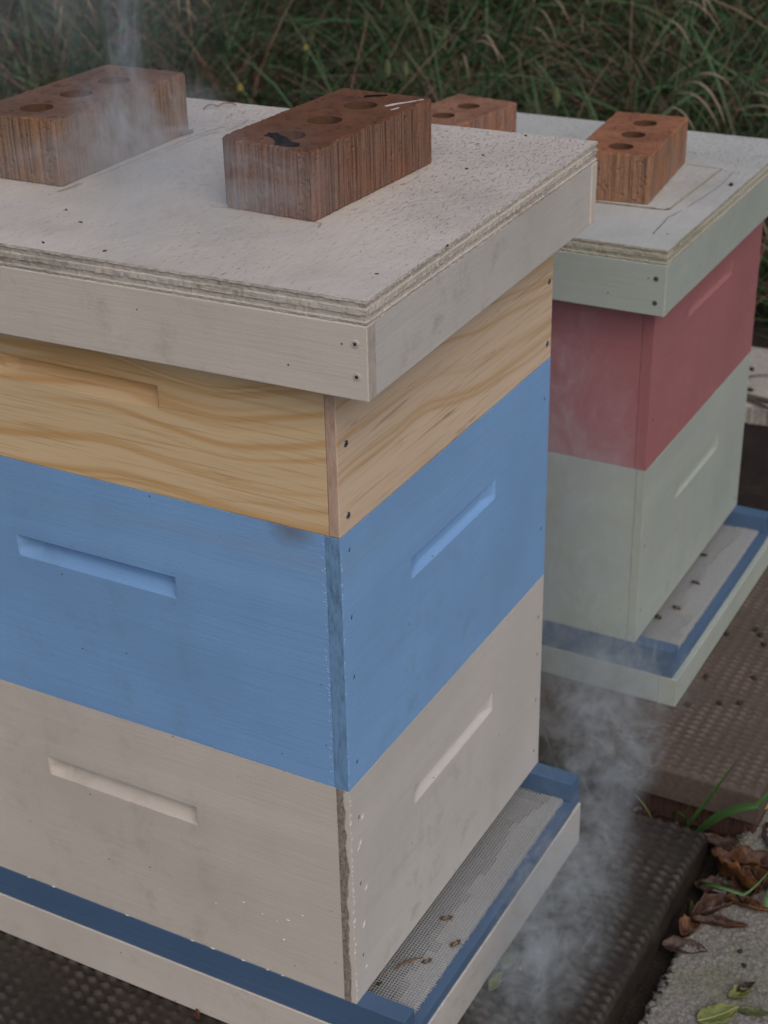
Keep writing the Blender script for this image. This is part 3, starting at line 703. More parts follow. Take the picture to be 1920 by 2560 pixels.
# far sheet, a little below the near one, out to the horizon
nx = 60
def far_h(X, Y): return ground_h(np.minimum(X, 9000), Y) - 14
xs = np.concatenate([np.linspace(-120000, -4000, 8), np.linspace(-3500, 9000, 40), np.linspace(12000, 160000, 10)])
ys = np.concatenate([np.linspace(-140000, -6000, 8), np.linspace(-5000, 9000, 30), np.linspace(12000, 140000, 8)])
X, Y = np.meshgrid(xs, ys, indexing='ij'); Z = far_h(X, Y)
idx = np.arange(X.size).reshape(X.shape)
me = bpy.data.meshes.new('meadow'); me.from_pydata((np.stack([X, Y, Z], -1).reshape(-1, 3) * MM).tolist(), [],
    np.stack([idx[:-1, :-1], idx[1:, :-1], idx[1:, 1:], idx[:-1, 1:]], -1).reshape(-1, 4).tolist()); me.materials.append(M['meadow'])
tag(link(bpy.data.objects.new('meadow', me)), kind='structure')

# ------------------------------------------------------------------ grass
def leafmat(name, c0, c1, c2, rough=0.5):
    g = G(name)
    a = g.t.nodes.new('ShaderNodeAttribute'); a.attribute_name = 'tint'
    n = g.ns(g.o, 2.2, 2, 0.5)
    f = g.ma('ADD', g.ma('MULTIPLY', a.outputs['Fac'], 0.75), g.ma('MULTIPLY', g.ma('SUBTRACT', n, 0.5), 0.9), True)
    return g.fin(g.ramp(f, [(0.0, c0), (0.5, c1), (1.0, c2)]), rough, None, 0.3)
M['grass'] = leafmat('grass_green', (0.032, 0.074, 0.030), (0.060, 0.122, 0.046), (0.130, 0.155, 0.070))
M['dry'] = leafmat('grass_dry', (0.085, 0.050, 0.036), (0.14, 0.090, 0.060), (0.32, 0.23, 0.155), 0.7)
def blades(name, base, length, width, az, lean, curl, mat, segs=6, seed=0, sway=0.15):
    """ribbons: base (n,3) mm, heading az, starting tilt lean, extra bend curl towards the tip"""
    n = len(base); r2 = np.random.default_rng(seed)
    P = np.zeros((n, segs + 1, 3)); P[:, 0] = base
    ang = lean.copy(); azz = az.copy()
    tw = r2.normal(0, sway, n)
    for s in range(segs):
        st = length / segs
        d = np.stack([np.sin(ang) * np.cos(azz), np.sin(ang) * np.sin(azz), np.cos(ang)], -1)
        P[:, s + 1] = P[:, s] + d * st[:, None]
        ang = ang + curl / segs * (0.5 + 1.2 * s / segs); azz = azz + tw / segs
    sa = az + np.pi / 2 + r2.normal(0, 0.5, n)
    side = np.stack([np.cos(sa), np.sin(sa), r2.normal(0, 0.3, n)], -1)
    prof = np.concatenate([[0.7], np.ones(max(0, segs - 3)), [0.85, 0.55], [0.0]]) if segs >= 3 else np.linspace(1, 0, segs + 1)
    prof = prof[:segs + 1]
    L = P + side[:, None] * (width[:, None] * prof[None] / 2)[..., None]; Rr = P - side[:, None] * (width[:, None] * prof[None] / 2)[..., None]
    V = np.stack([L, Rr], 2).reshape(-1, 3)
    k = np.arange(n)[:, None] * (2 * (segs + 1)) + 2 * np.arange(segs)[None]
    F = np.stack([k, k + 1, k + 3, k + 2], -1).reshape(-1, 4)
    me = bpy.data.meshes.new(name)
    me.vertices.add(len(V)); me.vertices.foreach_set('co', (V * MM).astype(np.float32).ravel())
    me.loops.add(F.size); me.loops.foreach_set('vertex_index', F.astype(np.int32).ravel())
    me.polygons.add(len(F)); me.polygons.foreach_set('loop_start', np.arange(0, F.size, 4, dtype=np.int32)); me.polygons.foreach_set('loop_total', np.full(len(F), 4, dtype=np.int32))
    me.update(); me.validate()
    at = me.attributes.new('tint', 'FLOAT', 'POINT'); at.data.foreach_set('value', np.repeat(r2.uniform(0, 1, n), 2 * (segs + 1)).astype(np.float32))
    me.polygons.foreach_set('use_smooth', np.ones(len(F), bool)); me.materials.append(mat)
    return link(bpy.data.objects.new(name, me)), P
def scatter(n, x0, x1, y0, y1, r2, xpow=1.0):
    X = x0 + (x1 - x0) * r2.uniform(0, 1, n) ** xpow; Y = r2.uniform(y0, y1, n)
    return np.stack([X, Y, ground_h(X, Y) - 8], -1)
r2 = np.random.default_rng(5)
def clump(B, sc, seed, lo, hi):
    v = smooth_noise(B[:, 0], B[:, 1], sc, seed); return np.clip(lo + (hi - lo) * (v * 0.6 + 0.5), lo * 0.5, hi * 1.3)
N = 30000
B = scatter(N, 2080, 5200, -900, 5200, r2, 1.25)
flow = np.where(r2.uniform(0, 1, N) < 0.6, -1.35, 1.9) + 0.9 * smooth_noise(B[:, 0], B[:, 1], 1100, 31)
tall = clump(B, 700, 33, 0.55, 1.3) * np.clip((B[:, 0] - 1950) / 450, 0.45, 1)
go, _ = blades('grass', B, r2.uniform(240, 640, N) * tall, r2.uniform(2.6, 8.0, N), flow + r2.normal(0, 0.55, N), np.abs(r2.normal(0.62, 0.38, N)), r2.uniform(0.2, 2.0, N), M['grass'], 7, 41, 0.5)
tag(go, kind='stuff')
N = 18000
B = scatter(N, 2150, 5200, -900, 5200, r2, 1.2)
v = smooth_noise(B[:, 0], B[:, 1], 1100, 52); keep = v + 0.35 * smooth_noise(B[:, 0], B[:, 1], 300, 53) > -0.2; B = B[keep]; N = len(B)
flow = np.where(r2.uniform(0, 1, N) < 0.6, -1.3, 1.9) + 0.9 * smooth_noise(B[:, 0], B[:, 1], 1200, 54)
do, _ = blades('dry_grass', B, r2.uniform(250, 740, N), r2.uniform(1.6, 5.0, N), flow + r2.normal(0, 0.6, N), np.abs(r2.normal(0.75, 0.4, N)), r2.uniform(0.2, 2.0, N), M['dry'], 7, 55, 0.5)
tag(do, kind='stuff')
# thatch: short broken straw lying between the stems
N = 14000
B = scatter(N, 2050, 4200, -900, 5200, r2, 1.1); B[:, 2] += r2.uniform(20, 260, N)
to, _ = blades('grass_thatch', B, r2.uniform(90, 300, N), r2.uniform(1.6, 4.5, N), r2.uniform(0, 6.28, N), r2.uniform(1.1, 1.7, N), r2.uniform(-0.2, 0.7, N), M['dry'], 3, 56)
tag(to, kind='stuff')

# dry seed heads: a stem and long arching bleached leaves at its tip
def tube(bm, pts, r0, r1, n=5):
    pts = [Vector(p) for p in pts]; rings = []
    for i, p in enumerate(pts):
        d = (pts[min(i + 1, len(pts) - 1)] - pts[max(0, i - 1)]).normalized()
        a = d.orthogonal().normalized(); b = d.cross(a); r = r0 + (r1 - r0) * i / (len(pts) - 1)
        rings.append([bm.verts.new(p + (a * math.cos(6.2832 * k / n) + b * math.sin(6.2832 * k / n)) * r) for k in range(n)])
    for A, Bq in zip(rings[:-1], rings[1:]):
        for k in range(n): bm.faces.new((A[k], A[(k + 1) % n], Bq[(k + 1) % n], Bq[k]))
    bm.faces.new(rings[0][::-1]); bm.faces.new(rings[-1])
def ribbon(bm, pts, wd, side, fold=0.25, prof=None):
    pts = [Vector(p) for p in pts]; side = Vector(side).normalized(); n = len(pts); rows = []
    for i, p in enumerate(pts):
        t = i / (n - 1); w_ = wd * (prof(t) if prof else math.sin(math.pi * min(1, 0.12 + 0.88 * t)) ** 0.7)
        d = (pts[min(i + 1, n - 1)] - pts[max(0, i - 1)]).normalized(); s = (side - d * side.dot(d)).normalized(); u = d.cross(s)
        rows.append([bm.verts.new(p + s * w_ / 2 + u * w_ * fold), bm.verts.new(p), bm.verts.new(p - s * w_ / 2 + u * w_ * fold)])
    for a, b in zip(rows[:-1], rows[1:]):
        bm.faces.new((a[0], b[0], b[1], a[1])); bm.faces.new((a[1], b[1], b[2], a[2]))
def bez(p0, p1, p2, n=9):
    p0, p1, p2 = Vector(p0), Vector(p1), Vector(p2)
    return [p0 * (1 - t) ** 2 + p1 * 2 * t * (1 - t) + p2 * t * t for t in [k / (n - 1) for k in range(n)]]
M['straw'] = flat('bleached_straw', (0.33, 0.255, 0.185), 0.7, 0.2, 0, 0.25, 30)
M['straw_dark'] = flat('straw_stem', (0.24, 0.16, 0.10), 0.7, 0.2, 0, 0.25, 30)
def straw(x, y, ht, head, lean, label, seed):
    rr = random.Random(seed); z = float(ground_h(np.array([x]), np.array([y]))[0]) - 5
    t = thing('dry_grass_stem', label, 'dry grass', (x, y, z), 0, 'dry stems standing out of the grass bank')
    bm = bmesh.new(); tip = Vector((lean[0], lean[1], ht)); pts = bez((0, 0, 0), (lean[0] * 0.2, lean[1] * 0.2, ht * 0.8), tip, 10); tube(bm, pts, 1.5, 0.8); obj('stem', bm, M['straw_dark'], t)
    for k in range(head):
        f = 1 - 0.07 * k; p = pts[-1] * 0.999 if k == 0 else pts[max(4, 9 - k)]
        a = rr.uniform(-0.7, 0.7) + math.atan2(lean[1], lean[0]); l = rr.uniform(80, 150)
        d = Vector((math.cos(a), math.sin(a), 0))
        bm = bmesh.new(); ribbon(bm, bez(p, p + d * l * 0.55 + Vector((0, 0, l * 0.35)), p + d * l + Vector((0, 0, -l * rr.uniform(0.1, 0.5))), 9), rr.uniform(2.6, 5.0), (-d.y, d.x, 0.3)); obj('leaf', bm, M['straw'], t)
straws = [(2250, 560, 330, 5, (-60, -170), 'dry arching straw stem at the right edge of the grass, nearest the rear brick'),
          (2380, 470, 420, 4, (-30, -120), 'tall bleached straw stem highest at the right edge of the grass bank'),
          (2300, 800, 300, 4, (-80, -150), 'bleached straw stem with drooping leaves, above the clean orange brick'),
          (2300, 2480, 430, 6, (-60, -150), 'bleached straw tuft in the upper left corner behind the smoke'),
          (2420, 2250, 480, 5, (-80, -140), 'bent straw stem behind the smoke plume, left of it'),
          (2550, 2380, 520, 5, (-40, -160), 'straw stem at the far left top of the grass bank'),
          (2500, 1950, 460, 4, (-90, -120), 'straw stem just right of the smoke plume'),
          (2750, 1600, 470, 4, (-60, -160), 'reddish straw stem high above the rust red brick'),
          (2650, 1050, 470, 5, (-100, -120), 'straw stem leaning over the top middle of the grass bank')]
straws += [(2350, 640, 400, 4, (-40, -150), 'straw stem in the upper right, between the two tallest ones'),
           (2480, 330, 460, 5, (-90, -130), 'straw stem cut by the right edge, high in the grass'),
           (2250, 400, 250, 4, (-70, -110), 'short straw stem low at the right edge of the grass'),
           (2600, 760, 480, 4, (-50, -170), 'straw stem high in the grass, right of the top middle'),
           (2450, 1180, 400, 3, (-60, -160), 'straw stem behind the two small yellow-green leaves'),
           (2300, 2750, 420, 5, (-60, -120), 'straw tuft at the left edge beside the tan brown brick')]
for k, (x, y, h_, n_, l_, lb) in enumerate(straws): straw(x, y, h_, n_, l_, lb, 60 + k)
# weeds with yellowing leaves among the grass
M['yleaf'] = flat('yellow_leaf', (0.065, 0.082, 0.028), 0.5, 0.3, 0, 0.3, 25)
M['yflower'] = flat('yellow_speck', (0.20, 0.15, 0.03), 0.6, 0.3, 0, 0.3, 40)
M['gstem'] = flat('green_stem', (0.07, 0.11, 0.03), 0.6)
def weed(x, y, leaves, label, mat='yleaf'):
    z = float(ground_h(np.array([float(x)]), np.array([float(y)]))[0]) - 5
    t = thing('weed', label, 'weed', (x, y, z))
    hmax = max(l[2] for l in leaves)
    bm = bmesh.new(); tube(bm, bez((0, 0, 0), (5, 5, (hmax - z) * 0.5), (leaves[0][0] - x, leaves[0][1] - y, leaves[0][2] - z), 7), 1.6, 1.0); obj('stem', bm, M['gstem'], t)
    for (lx, ly, lz, ll, ww) in leaves:
        p = Vector((lx - x, ly - y, lz - z)); bm = bmesh.new()
        ribbon(bm, bez(p, p + Vector((-12, -6, -ll * 0.5)), p + Vector((-16, -10, -ll)), 7), ww, (-0.45, 0.88, 0), 0.2); obj('leaf', bm, M[mat], t)
weed(2270, 1150, [(2230, 1163, 320, 34, 13), (2230, 1118, 322, 30, 12)], 'weed with two small yellow-green leaves in the grass between the front bricks')
weed(2230, 760, [(2200, 746, 306, 42, 14)], 'weed with one yellowing leaf in the grass above the rear lid')
weed(2210, 1530, [(2170, 1517, 250, 14, 13)], 'weed with a small yellow leaf just behind the front lid', 'yflower')
weed(2330, 1440, [(2290, 1409, 325, 11, 10)], 'weed with a tiny yellow tip deep in the grass', 'yflower')

# ------------------------------------------------------------------ single green blades by the slabs
M['blade'] = flat('fresh_blade', (0.055, 0.13, 0.035), 0.45, 0.4, 0, 0.25, 20)
M['blade_dull'] = flat('dull_blade', (0.10, 0.15, 0.055), 0.5, 0.4, 0, 0.25, 20)
M['blade_yellow'] = flat('yellow_blade', (0.38, 0.25, 0.04), 0.5, 0.4, 0, 0.25, 20)
def blade(pts, wd, label, mat='blade', side=(0.3, 0.5, 0.8)):
    bm = bmesh.new(); ribbon(bm, pts, wd, side, 0.2, lambda t: (0.55 + 0.45 * min(1, t * 4)) * (1 - t ** 3) + 0.02)
    o = obj('grass_blade', bm, M[mat]); o['label'] = label; o['category'] = 'grass blade'; return o
blade(bez((545, -132, -148), (528, -155, -95), (528, -196, -2), 12), 5.0, 'long thin upright grass blade in front of the brown slab')
blade(bez((546, -146, -147), (522, -185, -70), (526, -222, -60), 12) + bez((526, -222, -60), (530, -236, -40), (560, -262, 20), 6)[1:], 9.5, 'wide curved grass blade arching right past the corner of the brown slab')
blade(bez((548, -133, -148), (540, -135, -120), (533, -144, -86), 8), 4.0, 'short stub of grass at the foot of the damp dark brick')
blade(bez((546, -126, -148), (525, -118, -85), (517, -146, -100), 9), 4.5, 'short curled grass blade over the corner of the dark wet slab')
blade(bez((530, -110, -148), (527, -98, -108), (522, -76, -90), 8), 3.0, 'thin dim grass blade in the smoke behind the dark wet slab', 'blade_dull')
blade(bez((560, 20, -148), (545, 42, -80), (520, 52, 10), 10), 4.0, 'yellow-green grass blade rising beside the white box', 'blade_dull')
blade(bez((470, -182, -150), (412, -186, -90), (430, -240, -108), 12) + bez((430, -240, -108), (440, -250, -104), (480, -262, -88), 6)[1:], 4.5, 'thin green blade looping round the big curled leaf')
blade(bez((440, -262, -128), (470, -258, -100), (500, -292, -72), 8), 8.0, 'broad green blade tip at the right edge beside the big curled leaf')
blade(bez((592, -206, -124), (600, -215, -112), (640, -238, -116), 7), 5.0, 'yellowed grass blade lying at the right edge of the pebble-dash slab', 'blade_yellow')
blade(bez((586, -196, -132), (600, -212, -98), (650, -236, -84), 7), 4.0, 'green grass blade just above the yellowed one at the right edge')

# ------------------------------------------------------------------ leaves, twigs, crumbs
def leaf_mat(name, c0, c1, spot=None):
    g = G(name); n = g.ns(g.o, 55.0, 5, 0.65); c = g.mix(g.ramp(n, [(0.35, 0.0), (0.68, 1.0)]), c0, c1)
    if spot:
        d, vc = g.vo(g.o, 70.0); hit = g.ma('MULTIPLY', g.ramp(d, [(0.25, 1.0), (0.4, 0.0)]), g.ma('GREATER_THAN', g.xyz(vc)[0], 0.62)); c = g.mix(hit, c, spot)
    return g.fin(c, 0.5, g.bump(n, 0.8, 0.003), 0.4)
M['leaf_brown'] = leaf_mat('leaf_brown', (0.032, 0.015, 0.010), (0.095, 0.042, 0.020))
M['leaf_rust'] = leaf_mat('leaf_rust', (0.050, 0.020, 0.010), (0.20, 0.085, 0.026))
M['leaf_dark'] = leaf_mat('leaf_dark', (0.03, 0.018, 0.014), (0.075, 0.035, 0.022))
M['leaf_green'] = leaf_mat('leaf_yellow_green', (0.125, 0.16, 0.042), (0.20, 0.21, 0.065), (0.06, 0.045, 0.02))
M['leaf_olive'] = leaf_mat('leaf_olive', (0.06, 0.075, 0.025), (0.11, 0.115, 0.04))
M['vein'] = flat('leaf_vein', (0.34, 0.32, 0.14), 0.6)
def leaf(loc, rz, L, W, mat, label, curl=0.8, roll=0.3, crumple=3.0, seed=0, tilt=0.0, vein=None, group=None):
    rr = random.Random(seed); bm = bmesh.new(); nu, nv = 22, 12; g_ = []
    for i in range(nu + 1):
        u = i / nu; wd = W / 2 * (math.sin(math.pi * (u ** 0.85)) ** 0.75 + 0.02) * (1 + 0.28 * mnoise.noise(Vector((u * 7, seed * 3.3, 0.5))) + 0.12 * mnoise.noise(Vector((u * 23, seed, 0.5)))); row = []
        for j in range(nv + 1):
            v = j / nv * 2 - 1
            x = L * (u - 0.5); y = v * wd * (1 + 0.10 * mnoise.noise(Vector((u * 9, v * 2, seed))))
            a = curl * (u - 0.3); z = L * 0.5 * curl * (u - 0.5) ** 2 + abs(v) ** 1.5 * wd * roll + crumple * (mnoise.noise(Vector((u * 4 + seed, v * 2.5, seed * 1.3))) + 0.5 * mnoise.noise(Vector((u * 11 + seed, v * 5, seed * 0.3))))
            y = y * (1 - 0.35 * min(1.0, roll) * abs(v))
            row.append(bm.verts.new((x, y, z)))
        g_.append(row)
    for i in range(nu):
        for j in range(nv): bm.faces.new((g_[i][j], g_[i + 1][j], g_[i + 1][j + 1], g_[i][j + 1]))
    zmin = min(v.co.z for v in bm.verts)
    for v in bm.verts: v.co.z -= zmin
    o = obj('dead_leaf', bm, M[mat], None, smooth=True, norm=False); o.location = Vector(loc) * MM; o.rotation_euler = (tilt, 0, rz)
    so_ = o.modifiers.new('thick', 'SOLIDIFY'); so_.thickness = 0.0005
    o['label'] = label; o['category'] = 'leaf'
    if group: o['group'] = group
    if vein:
        bm = bmesh.new(); tube(bm, [Vector((L * (k / 8 - 0.5), 0, L * 0.5 * curl * (k / 8 - 0.5) ** 2 + 0.6 + crumple * mnoise.noise(Vector((k / 8 * 4 + seed, 0, seed * 1.3))) - zmin)) for k in range(9)], 0.9, 0.5); obj('vein', bm, M['vein'], o)
    return o
leaf((474, -214, -138), R(62), 78, 66, 'leaf_rust', 'large curled rust brown leaf between the dark wet slab and the pebble-dash slab', 1.4, 0.9, 11, 3, 0.25)
leaf((506, -236, -131), R(110), 62, 46, 'leaf_brown', 'dark red brown leaf behind the large curled leaf', 0.6, 0.5, 7, 8, 0.2)
leaf((462, -232, -131), R(20), 60, 40, 'leaf_dark', 'crumpled blackish leaf in front of the large curled leaf', 0.9, 0.8, 8, 14)
leaf((436, -243, -130), R(-88), 52, 20, 'leaf_rust', 'narrow reddish leaf lying on the pebble-dash slab, below the large curled leaf', 0.5, 1.0, 3, 5)
leaf((418, -212, -134), R(-35), 62, 30, 'leaf_brown', 'folded brown leaf hanging over the edge of the pebble-dash slab', 0.4, 1.0, 4, 6)
leaf((394, -226, -130), R(-72), 60, 16, 'leaf_brown', 'long rolled brown leaf with a dark tip on the pebble-dash slab', 0.5, 1.1, 4, 7)
leaf((376, -199, -133), R(-15), 32, 28, 'leaf_rust', 'small red brown leaf at the crumbling edge of the pebble-dash slab', 0.6, 0.8, 4, 9)
leaf((345, -203, -132), R(-75), 48, 26, 'leaf_dark', 'dark pointed leaf lying across the gap beside the dark wet slab', 0.3, 0.5, 2, 10, 0.1)
leaf((408, -190, -146), R(20), 60, 16, 'leaf_olive', 'olive leaf standing in the gap beside the dark wet slab', 0.3, 0.7, 2, 12, 0.5)
leaf((266, -266, -129), R(-40), 48, 28, 'leaf_green', 'yellow-green leaf with brown spots and a pale vein, at the bottom right', 0.3, 0.25, 2.0, 13, 0.0, True)
leaf((303, -277, -129), R(-42), 26, 18, 'leaf_green', 'small spotted green leaf scrap with a black edge on the pebble-dash slab', 0.5, 0.5, 2.5, 17)
leaf((314, -280, -129), R(-30), 24, 11, 'leaf_dark', 'black shrivelled leaf scrap against the small spotted green leaf', 0.8, 0.8, 3, 18)
leaf((286, -296, -129), R(-75), 30, 14, 'leaf_olive', 'olive brown leaf scrap at the right edge near the spotted leaf', 0.4, 0.5, 2, 19)
leaf((200, -63, -92), R(10), 34, 17, 'leaf_olive', 'green leaf against the foot of the front hive floor', 0.4, 0.5, 2, 20)
leaf((170, -63, -92), R(0), 30, 14, 'leaf_green', 'yellow-green leaf scrap against the foot of the front hive floor', 0.4, 0.5, 2, 24)
leaf((190, -72, -91.5), R(-15), 36, 10, 'leaf_dark', 'thin dark leaf curl in the smoke beside the front hive floor', 0.6, 1.0, 2, 25)
leaf((-5, 179, -90.5), R(40), 14, 8, 'leaf_rust', 'tiny red brown leaf tip at the foot of the front hive, left side', 0.9, 0.8, 1.5, 22, -0.9)
leaf((492, -200, -137), R(15), 50, 34, 'leaf_dark', 'dark curled leaf at the corner of the dark wet slab, beside the large curled leaf', 0.8, 0.8, 7, 33, 0.2)
leaf((448, -200, -139), R(85), 46, 30, 'leaf_dark', 'black leaf in the gap under the large curled leaf', 0.6, 0.7, 6, 35)
leaf((484, -252, -128), R(40), 44, 30, 'leaf_brown', 'brown leaf at the right edge, overlapping the large curled leaf', 0.8, 0.7, 6, 37, -0.2)
leaf((530, -190, -140), R(80), 70, 38, 'leaf_dark', 'dark rotting leaf in front of the damp brick', 0.5, 0.5, 5, 27)
leaf((560, -240, -133), R(40), 60, 36, 'leaf_dark', 'dark leaf pressed against the corner of the brown slab', 0.5, 0.5, 5, 29)
r3 = random.Random(77)
for k in range(26):
    x = r3.uniform(510, 556); y = r3.uniform(-200, 120)
    if k > 15: x = r3.uniform(1240, 1690); y = r3.uniform(-250, 380)
    leaf((x, y, -145), r3.uniform(0, 6.28), r3.uniform(20, 44), r3.uniform(10, 22), r3.choice(['leaf_dark', 'leaf_dark', 'leaf_brown']),
         'dark dead leaf in the dirt between the two hive slabs' if k <= 15 else 'dark dead leaf in the dirt behind the brown slab', 0.5, 0.5, 3, 100 + k, 0, None,
         'leaf litter between the slabs' if k <= 15 else 'leaf litter behind the rear slab')
# long seed husk on the landing screen
M['husk'] = flat('brown_husk', (0.15, 0.085, 0.045), 0.6, 0.3, 0, 0.3, 60)
bm = bmesh.new(); ribbon(bm, bez((76, 2, -22.4), (92, -2, -19.5), (103, -17, -22.0), 9), 3.4, (0, 0.3, 1), 0.35); tag(obj('seed_husk', bm, M['husk']), 'thin brown seed husk lying on the front landing screen', 'husk')
bm = bmesh.new(); ribbon(bm, bez((49, 7, -21.6), (52, 5, -20.6), (55, 3, -21.6), 5), 3.5, (1, 0.5, 0), 0.1); tag(obj('leaf_crumb', bm, M['yleaf']), 'tiny yellow crumb of leaf on the front landing screen', 'crumb')
M['crumb'] = flat('wood_crumb', (0.42, 0.27, 0.15), 0.8)
bm = bmesh.new(); bmesh.ops.create_icosphere(bm, subdivisions=2, radius=1.0)
for v in bm.verts: v.co = Vector((v.co.x * 4.5, v.co.y * 2.2, v.co.z * 1.3)) * (1 + 0.3 * mnoise.noise(v.co * 1.7))
o = tag(obj('wood_chip', bm, M['crumb'], smooth=True), 'small tan wood chip lying in the smoke on the dark wet slab', 'chip'); o.location = (0.2003, -0.0755, -0.0915); o.rotation_euler = (0, 0, 0.9)
# twigs
def twig(pts, r0, r1, label, mat='straw_dark'):
    bm = bmesh.new(); tube(bm, pts, r0, r1, 6); tag(obj('twig', bm, M[mat]), label, 'twig')
M['bark'] = flat('dark_bark', (0.10, 0.075, 0.055), 0.9)
twig(bez((1829, 200, -112), (1856, 172, -106), (1868, 130, -110), 8), 2.2, 1.2, 'thin arched twig on the upper part of the pale slab', 'bark')
twig(bez((1752, 190, -110), (1747, 150, -108), (1736, 60, -110), 8), 5.5, 4.0, 'thick dark twig along the near edge of the pale slab', 'bark')
twig(bez((1744, 172, -108), (1722, 135, -106), (1690, 70, -112), 8), 4.0, 3.0, 'forked dark twig leaving the thick twig on the pale slab', 'bark')
twig(bez((388, 372, zTA + 1.2), (397, 372, zTA + 6), (402, 364, zTA + 1.5), 6) + bez((402, 364, zTA + 1.5), (408, 358, zTA + 7), (414, 350, zTA + 1.5), 6)[1:], 1.0, 0.7, 'curled dry twig behind the tan brown brick on the white lid')
twig(bez((286, 336, zTA + 2.2), (296, 332, zTA + 2.6), (306, 329, zTA + 2.2), 5), 2.6, 2.0, 'dark bit of bark under the end of the tan brown brick', 'bark')
# specks of debris on the lids
def lump(x, y, z, sx, sy, sz, seed):
    bm = bmesh.new(); bmesh.ops.create_icosphere(bm, subdivisions=2, radius=1.0)
    for v in bm.verts:
        k = 1 + 0.35 * mnoise.noise(v.co * 1.6 + Vector((seed, 0, 0))); v.co = Vector((v.co.x * sx * k, v.co.y * sy * k, v.co.z * sz * k))
    o = obj('debris', bm, M['lumps'], smooth=True); o.location = Vector((x, y, z + sz * 0.7)) * MM; o.rotation_euler = (0, 0, random.Random(seed).uniform(0, 3)); return o
M['lumps'] = flat('dark_debris', (0.035, 0.026, 0.02), 0.7, 0.3, 0, 0.4, 200)
for k, (x, y) in enumerate(((428, 38), (350, 45), (304, 39), (108, -40.0), (58, 284), (36, 252), (-14, 190), (-18, 246))):
    tag(lump(x, y, zTA, 1.8, 0.9, 0.6, k), 'tiny dark speck of debris on the white lid', 'debris', 'specks on the white lid')
tag(lump(904, -22, zTB, 3.4, 2.6, 2.0, 31), 'single dark speck near the right edge of the rear lid', 'debris')
for k, (x, y) in enumerate(((690, -84), (710, -119), (722, -141), (759, -85), (784, -140), (870, -77), (898, -108), (888, -117), (867, -128))):
    tag(lump(x, y, -66.5, 4.2, 3.2, 2.6, 40 + k), 'small dark lump lying on the brown slab in front of the rear hive', 'debris', 'dark lumps on the brown slab')
for k, (x, y) in enumerate(((1884, 195), (1786, 167))):
    tag(lump(x, y, -114.5, 7, 5, 3.5, 60 + k), 'dark round blob on the pale slab behind the rear hive', 'debris', 'blobs on the pale slab')
for k, (x, y, lb) in enumerate(((365, -258, 'small brown seed on the pebble-dash slab above the black one'), (347, -268, 'small black seed on the pebble-dash slab'))):
    tag(lump(x, y, -129.5, 3.2, 2.6, 2.0, 70 + k), lb, 'seed')

# ------------------------------------------------------------------ bees
g = G('bee_body'); s = g.xyz(g.o)
band = g.ma('SINE', g.ma('MULTIPLY', s[0], 2600.0))
M['bee'] = g.fin(g.mix(g.ramp(band, [(0.35, 0.0), (0.6, 1.0)]), (0.030, 0.018, 0.012), (0.22, 0.10, 0.025)), 0.5, None, 0.4)
M['bee_dark'] = flat('bee_dark', (0.05, 0.03, 0.02), 0.5)
g = G('bee_wing'); M['wing'] = g.fin((0.35, 0.30, 0.24), 0.3, None, 0.5, Alpha=0.45)
def bee(loc, rz, label, mats=('bee', 'bee_dark'), curl=0.3, sc=1.0, group='bees on the landing screens'):
    bm = bmesh.new(); prof = [(-7.2, 0.2), (-6.4, 1.3), (-5, 2.0), (-3, 2.3), (-1.0, 1.9), (-0.3, 0.8), (0.3, 1.4), (1.4, 2.0), (2.6, 1.8), (3.3, 0.7), (3.8, 1.2), (4.8, 1.3), (5.5, 0.7), (5.8, 0.1)]
    rings = []
    for (x, r) in prof:
        zz = 2.6 - curl * max(0, -x - 2) ** 1.3 * 0.35
        rings.append([bm.verts.new((x, r * math.cos(6.2832 * k / 10), zz + r * 0.9 * math.sin(6.2832 * k / 10))) for k in range(10)])
    for a, b in zip(rings[:-1], rings[1:]):
        for k in range(10): bm.faces.new((a[k], a[(k + 1) % 10], b[(k + 1) % 10], b[k]))
    bm.faces.new(rings[0]); bm.faces.new(rings[-1][::-1])
    for sgn in (-1, 1):
        for x, dx in ((0.6, -2.6), (1.6, 0.2), (2.6, 2.0)):
            tube(bm, [(x, sgn * 1.4, 1.8), (x + dx * 0.5, sgn * 3.0, 2.4), (x + dx, sgn * 4.2, 0.1)], 0.28, 0.16, 4)
        tube(bm, [(5.2, sgn * 0.5, 3.0), (6.4, sgn * 1.0, 3.4), (7.2, sgn * 1.5, 2.6)], 0.14, 0.1, 4)
    o = obj('bee', bm, M[mats[0]], None, smooth=True)
    for sgn in (-1, 1):
        bm = bmesh.new(); ribbon(bm, bez((1.4, sgn * 1.0, 4.4), (-2, sgn * 2.2, 5.0), (-6.4, sgn * 3.0, 3.6), 7), 2.8, (0.2, 1, 0.2), 0.05); obj('wing', bm, M['wing'], o)
    o.location = Vector(loc) * MM; o.rotation_euler = (0, 0, rz); o.scale = (sc,) * 3
    tag(o, label, 'bee', group); return o
bee((162, -12, -22.9), R(-50), 'brown bee on the front landing screen, farthest from its near corner', curl=0.4)
bee((133, -36, -22.0), R(-25), 'amber banded bee at the outer edge of the front landing screen', curl=0.2)
bee((99, -22, -21.8), R(-40), 'dark bee at the tip of the seed husk on the front landing screen', ('bee_dark', 'bee_dark'), 0.6, 0.8)
bee((966, -7 , -11.3), R(100), 'bee on the rear landing screen tight against the cream box, farthest along', ('bee_dark', 'bee_dark'))
bee((888, -23, -11.0), R(80), 'dark bee in the middle of the rear landing screen', ('bee_dark', 'bee_dark'))
bee((815, -22, -11.0), R(70), 'brown bee on the rear landing screen, second from its near end')
bee((783, -8, -11.2), R(60), 'bee on the rear landing screen against the cream box, nearest end', ('bee_dark', 'bee_dark'))

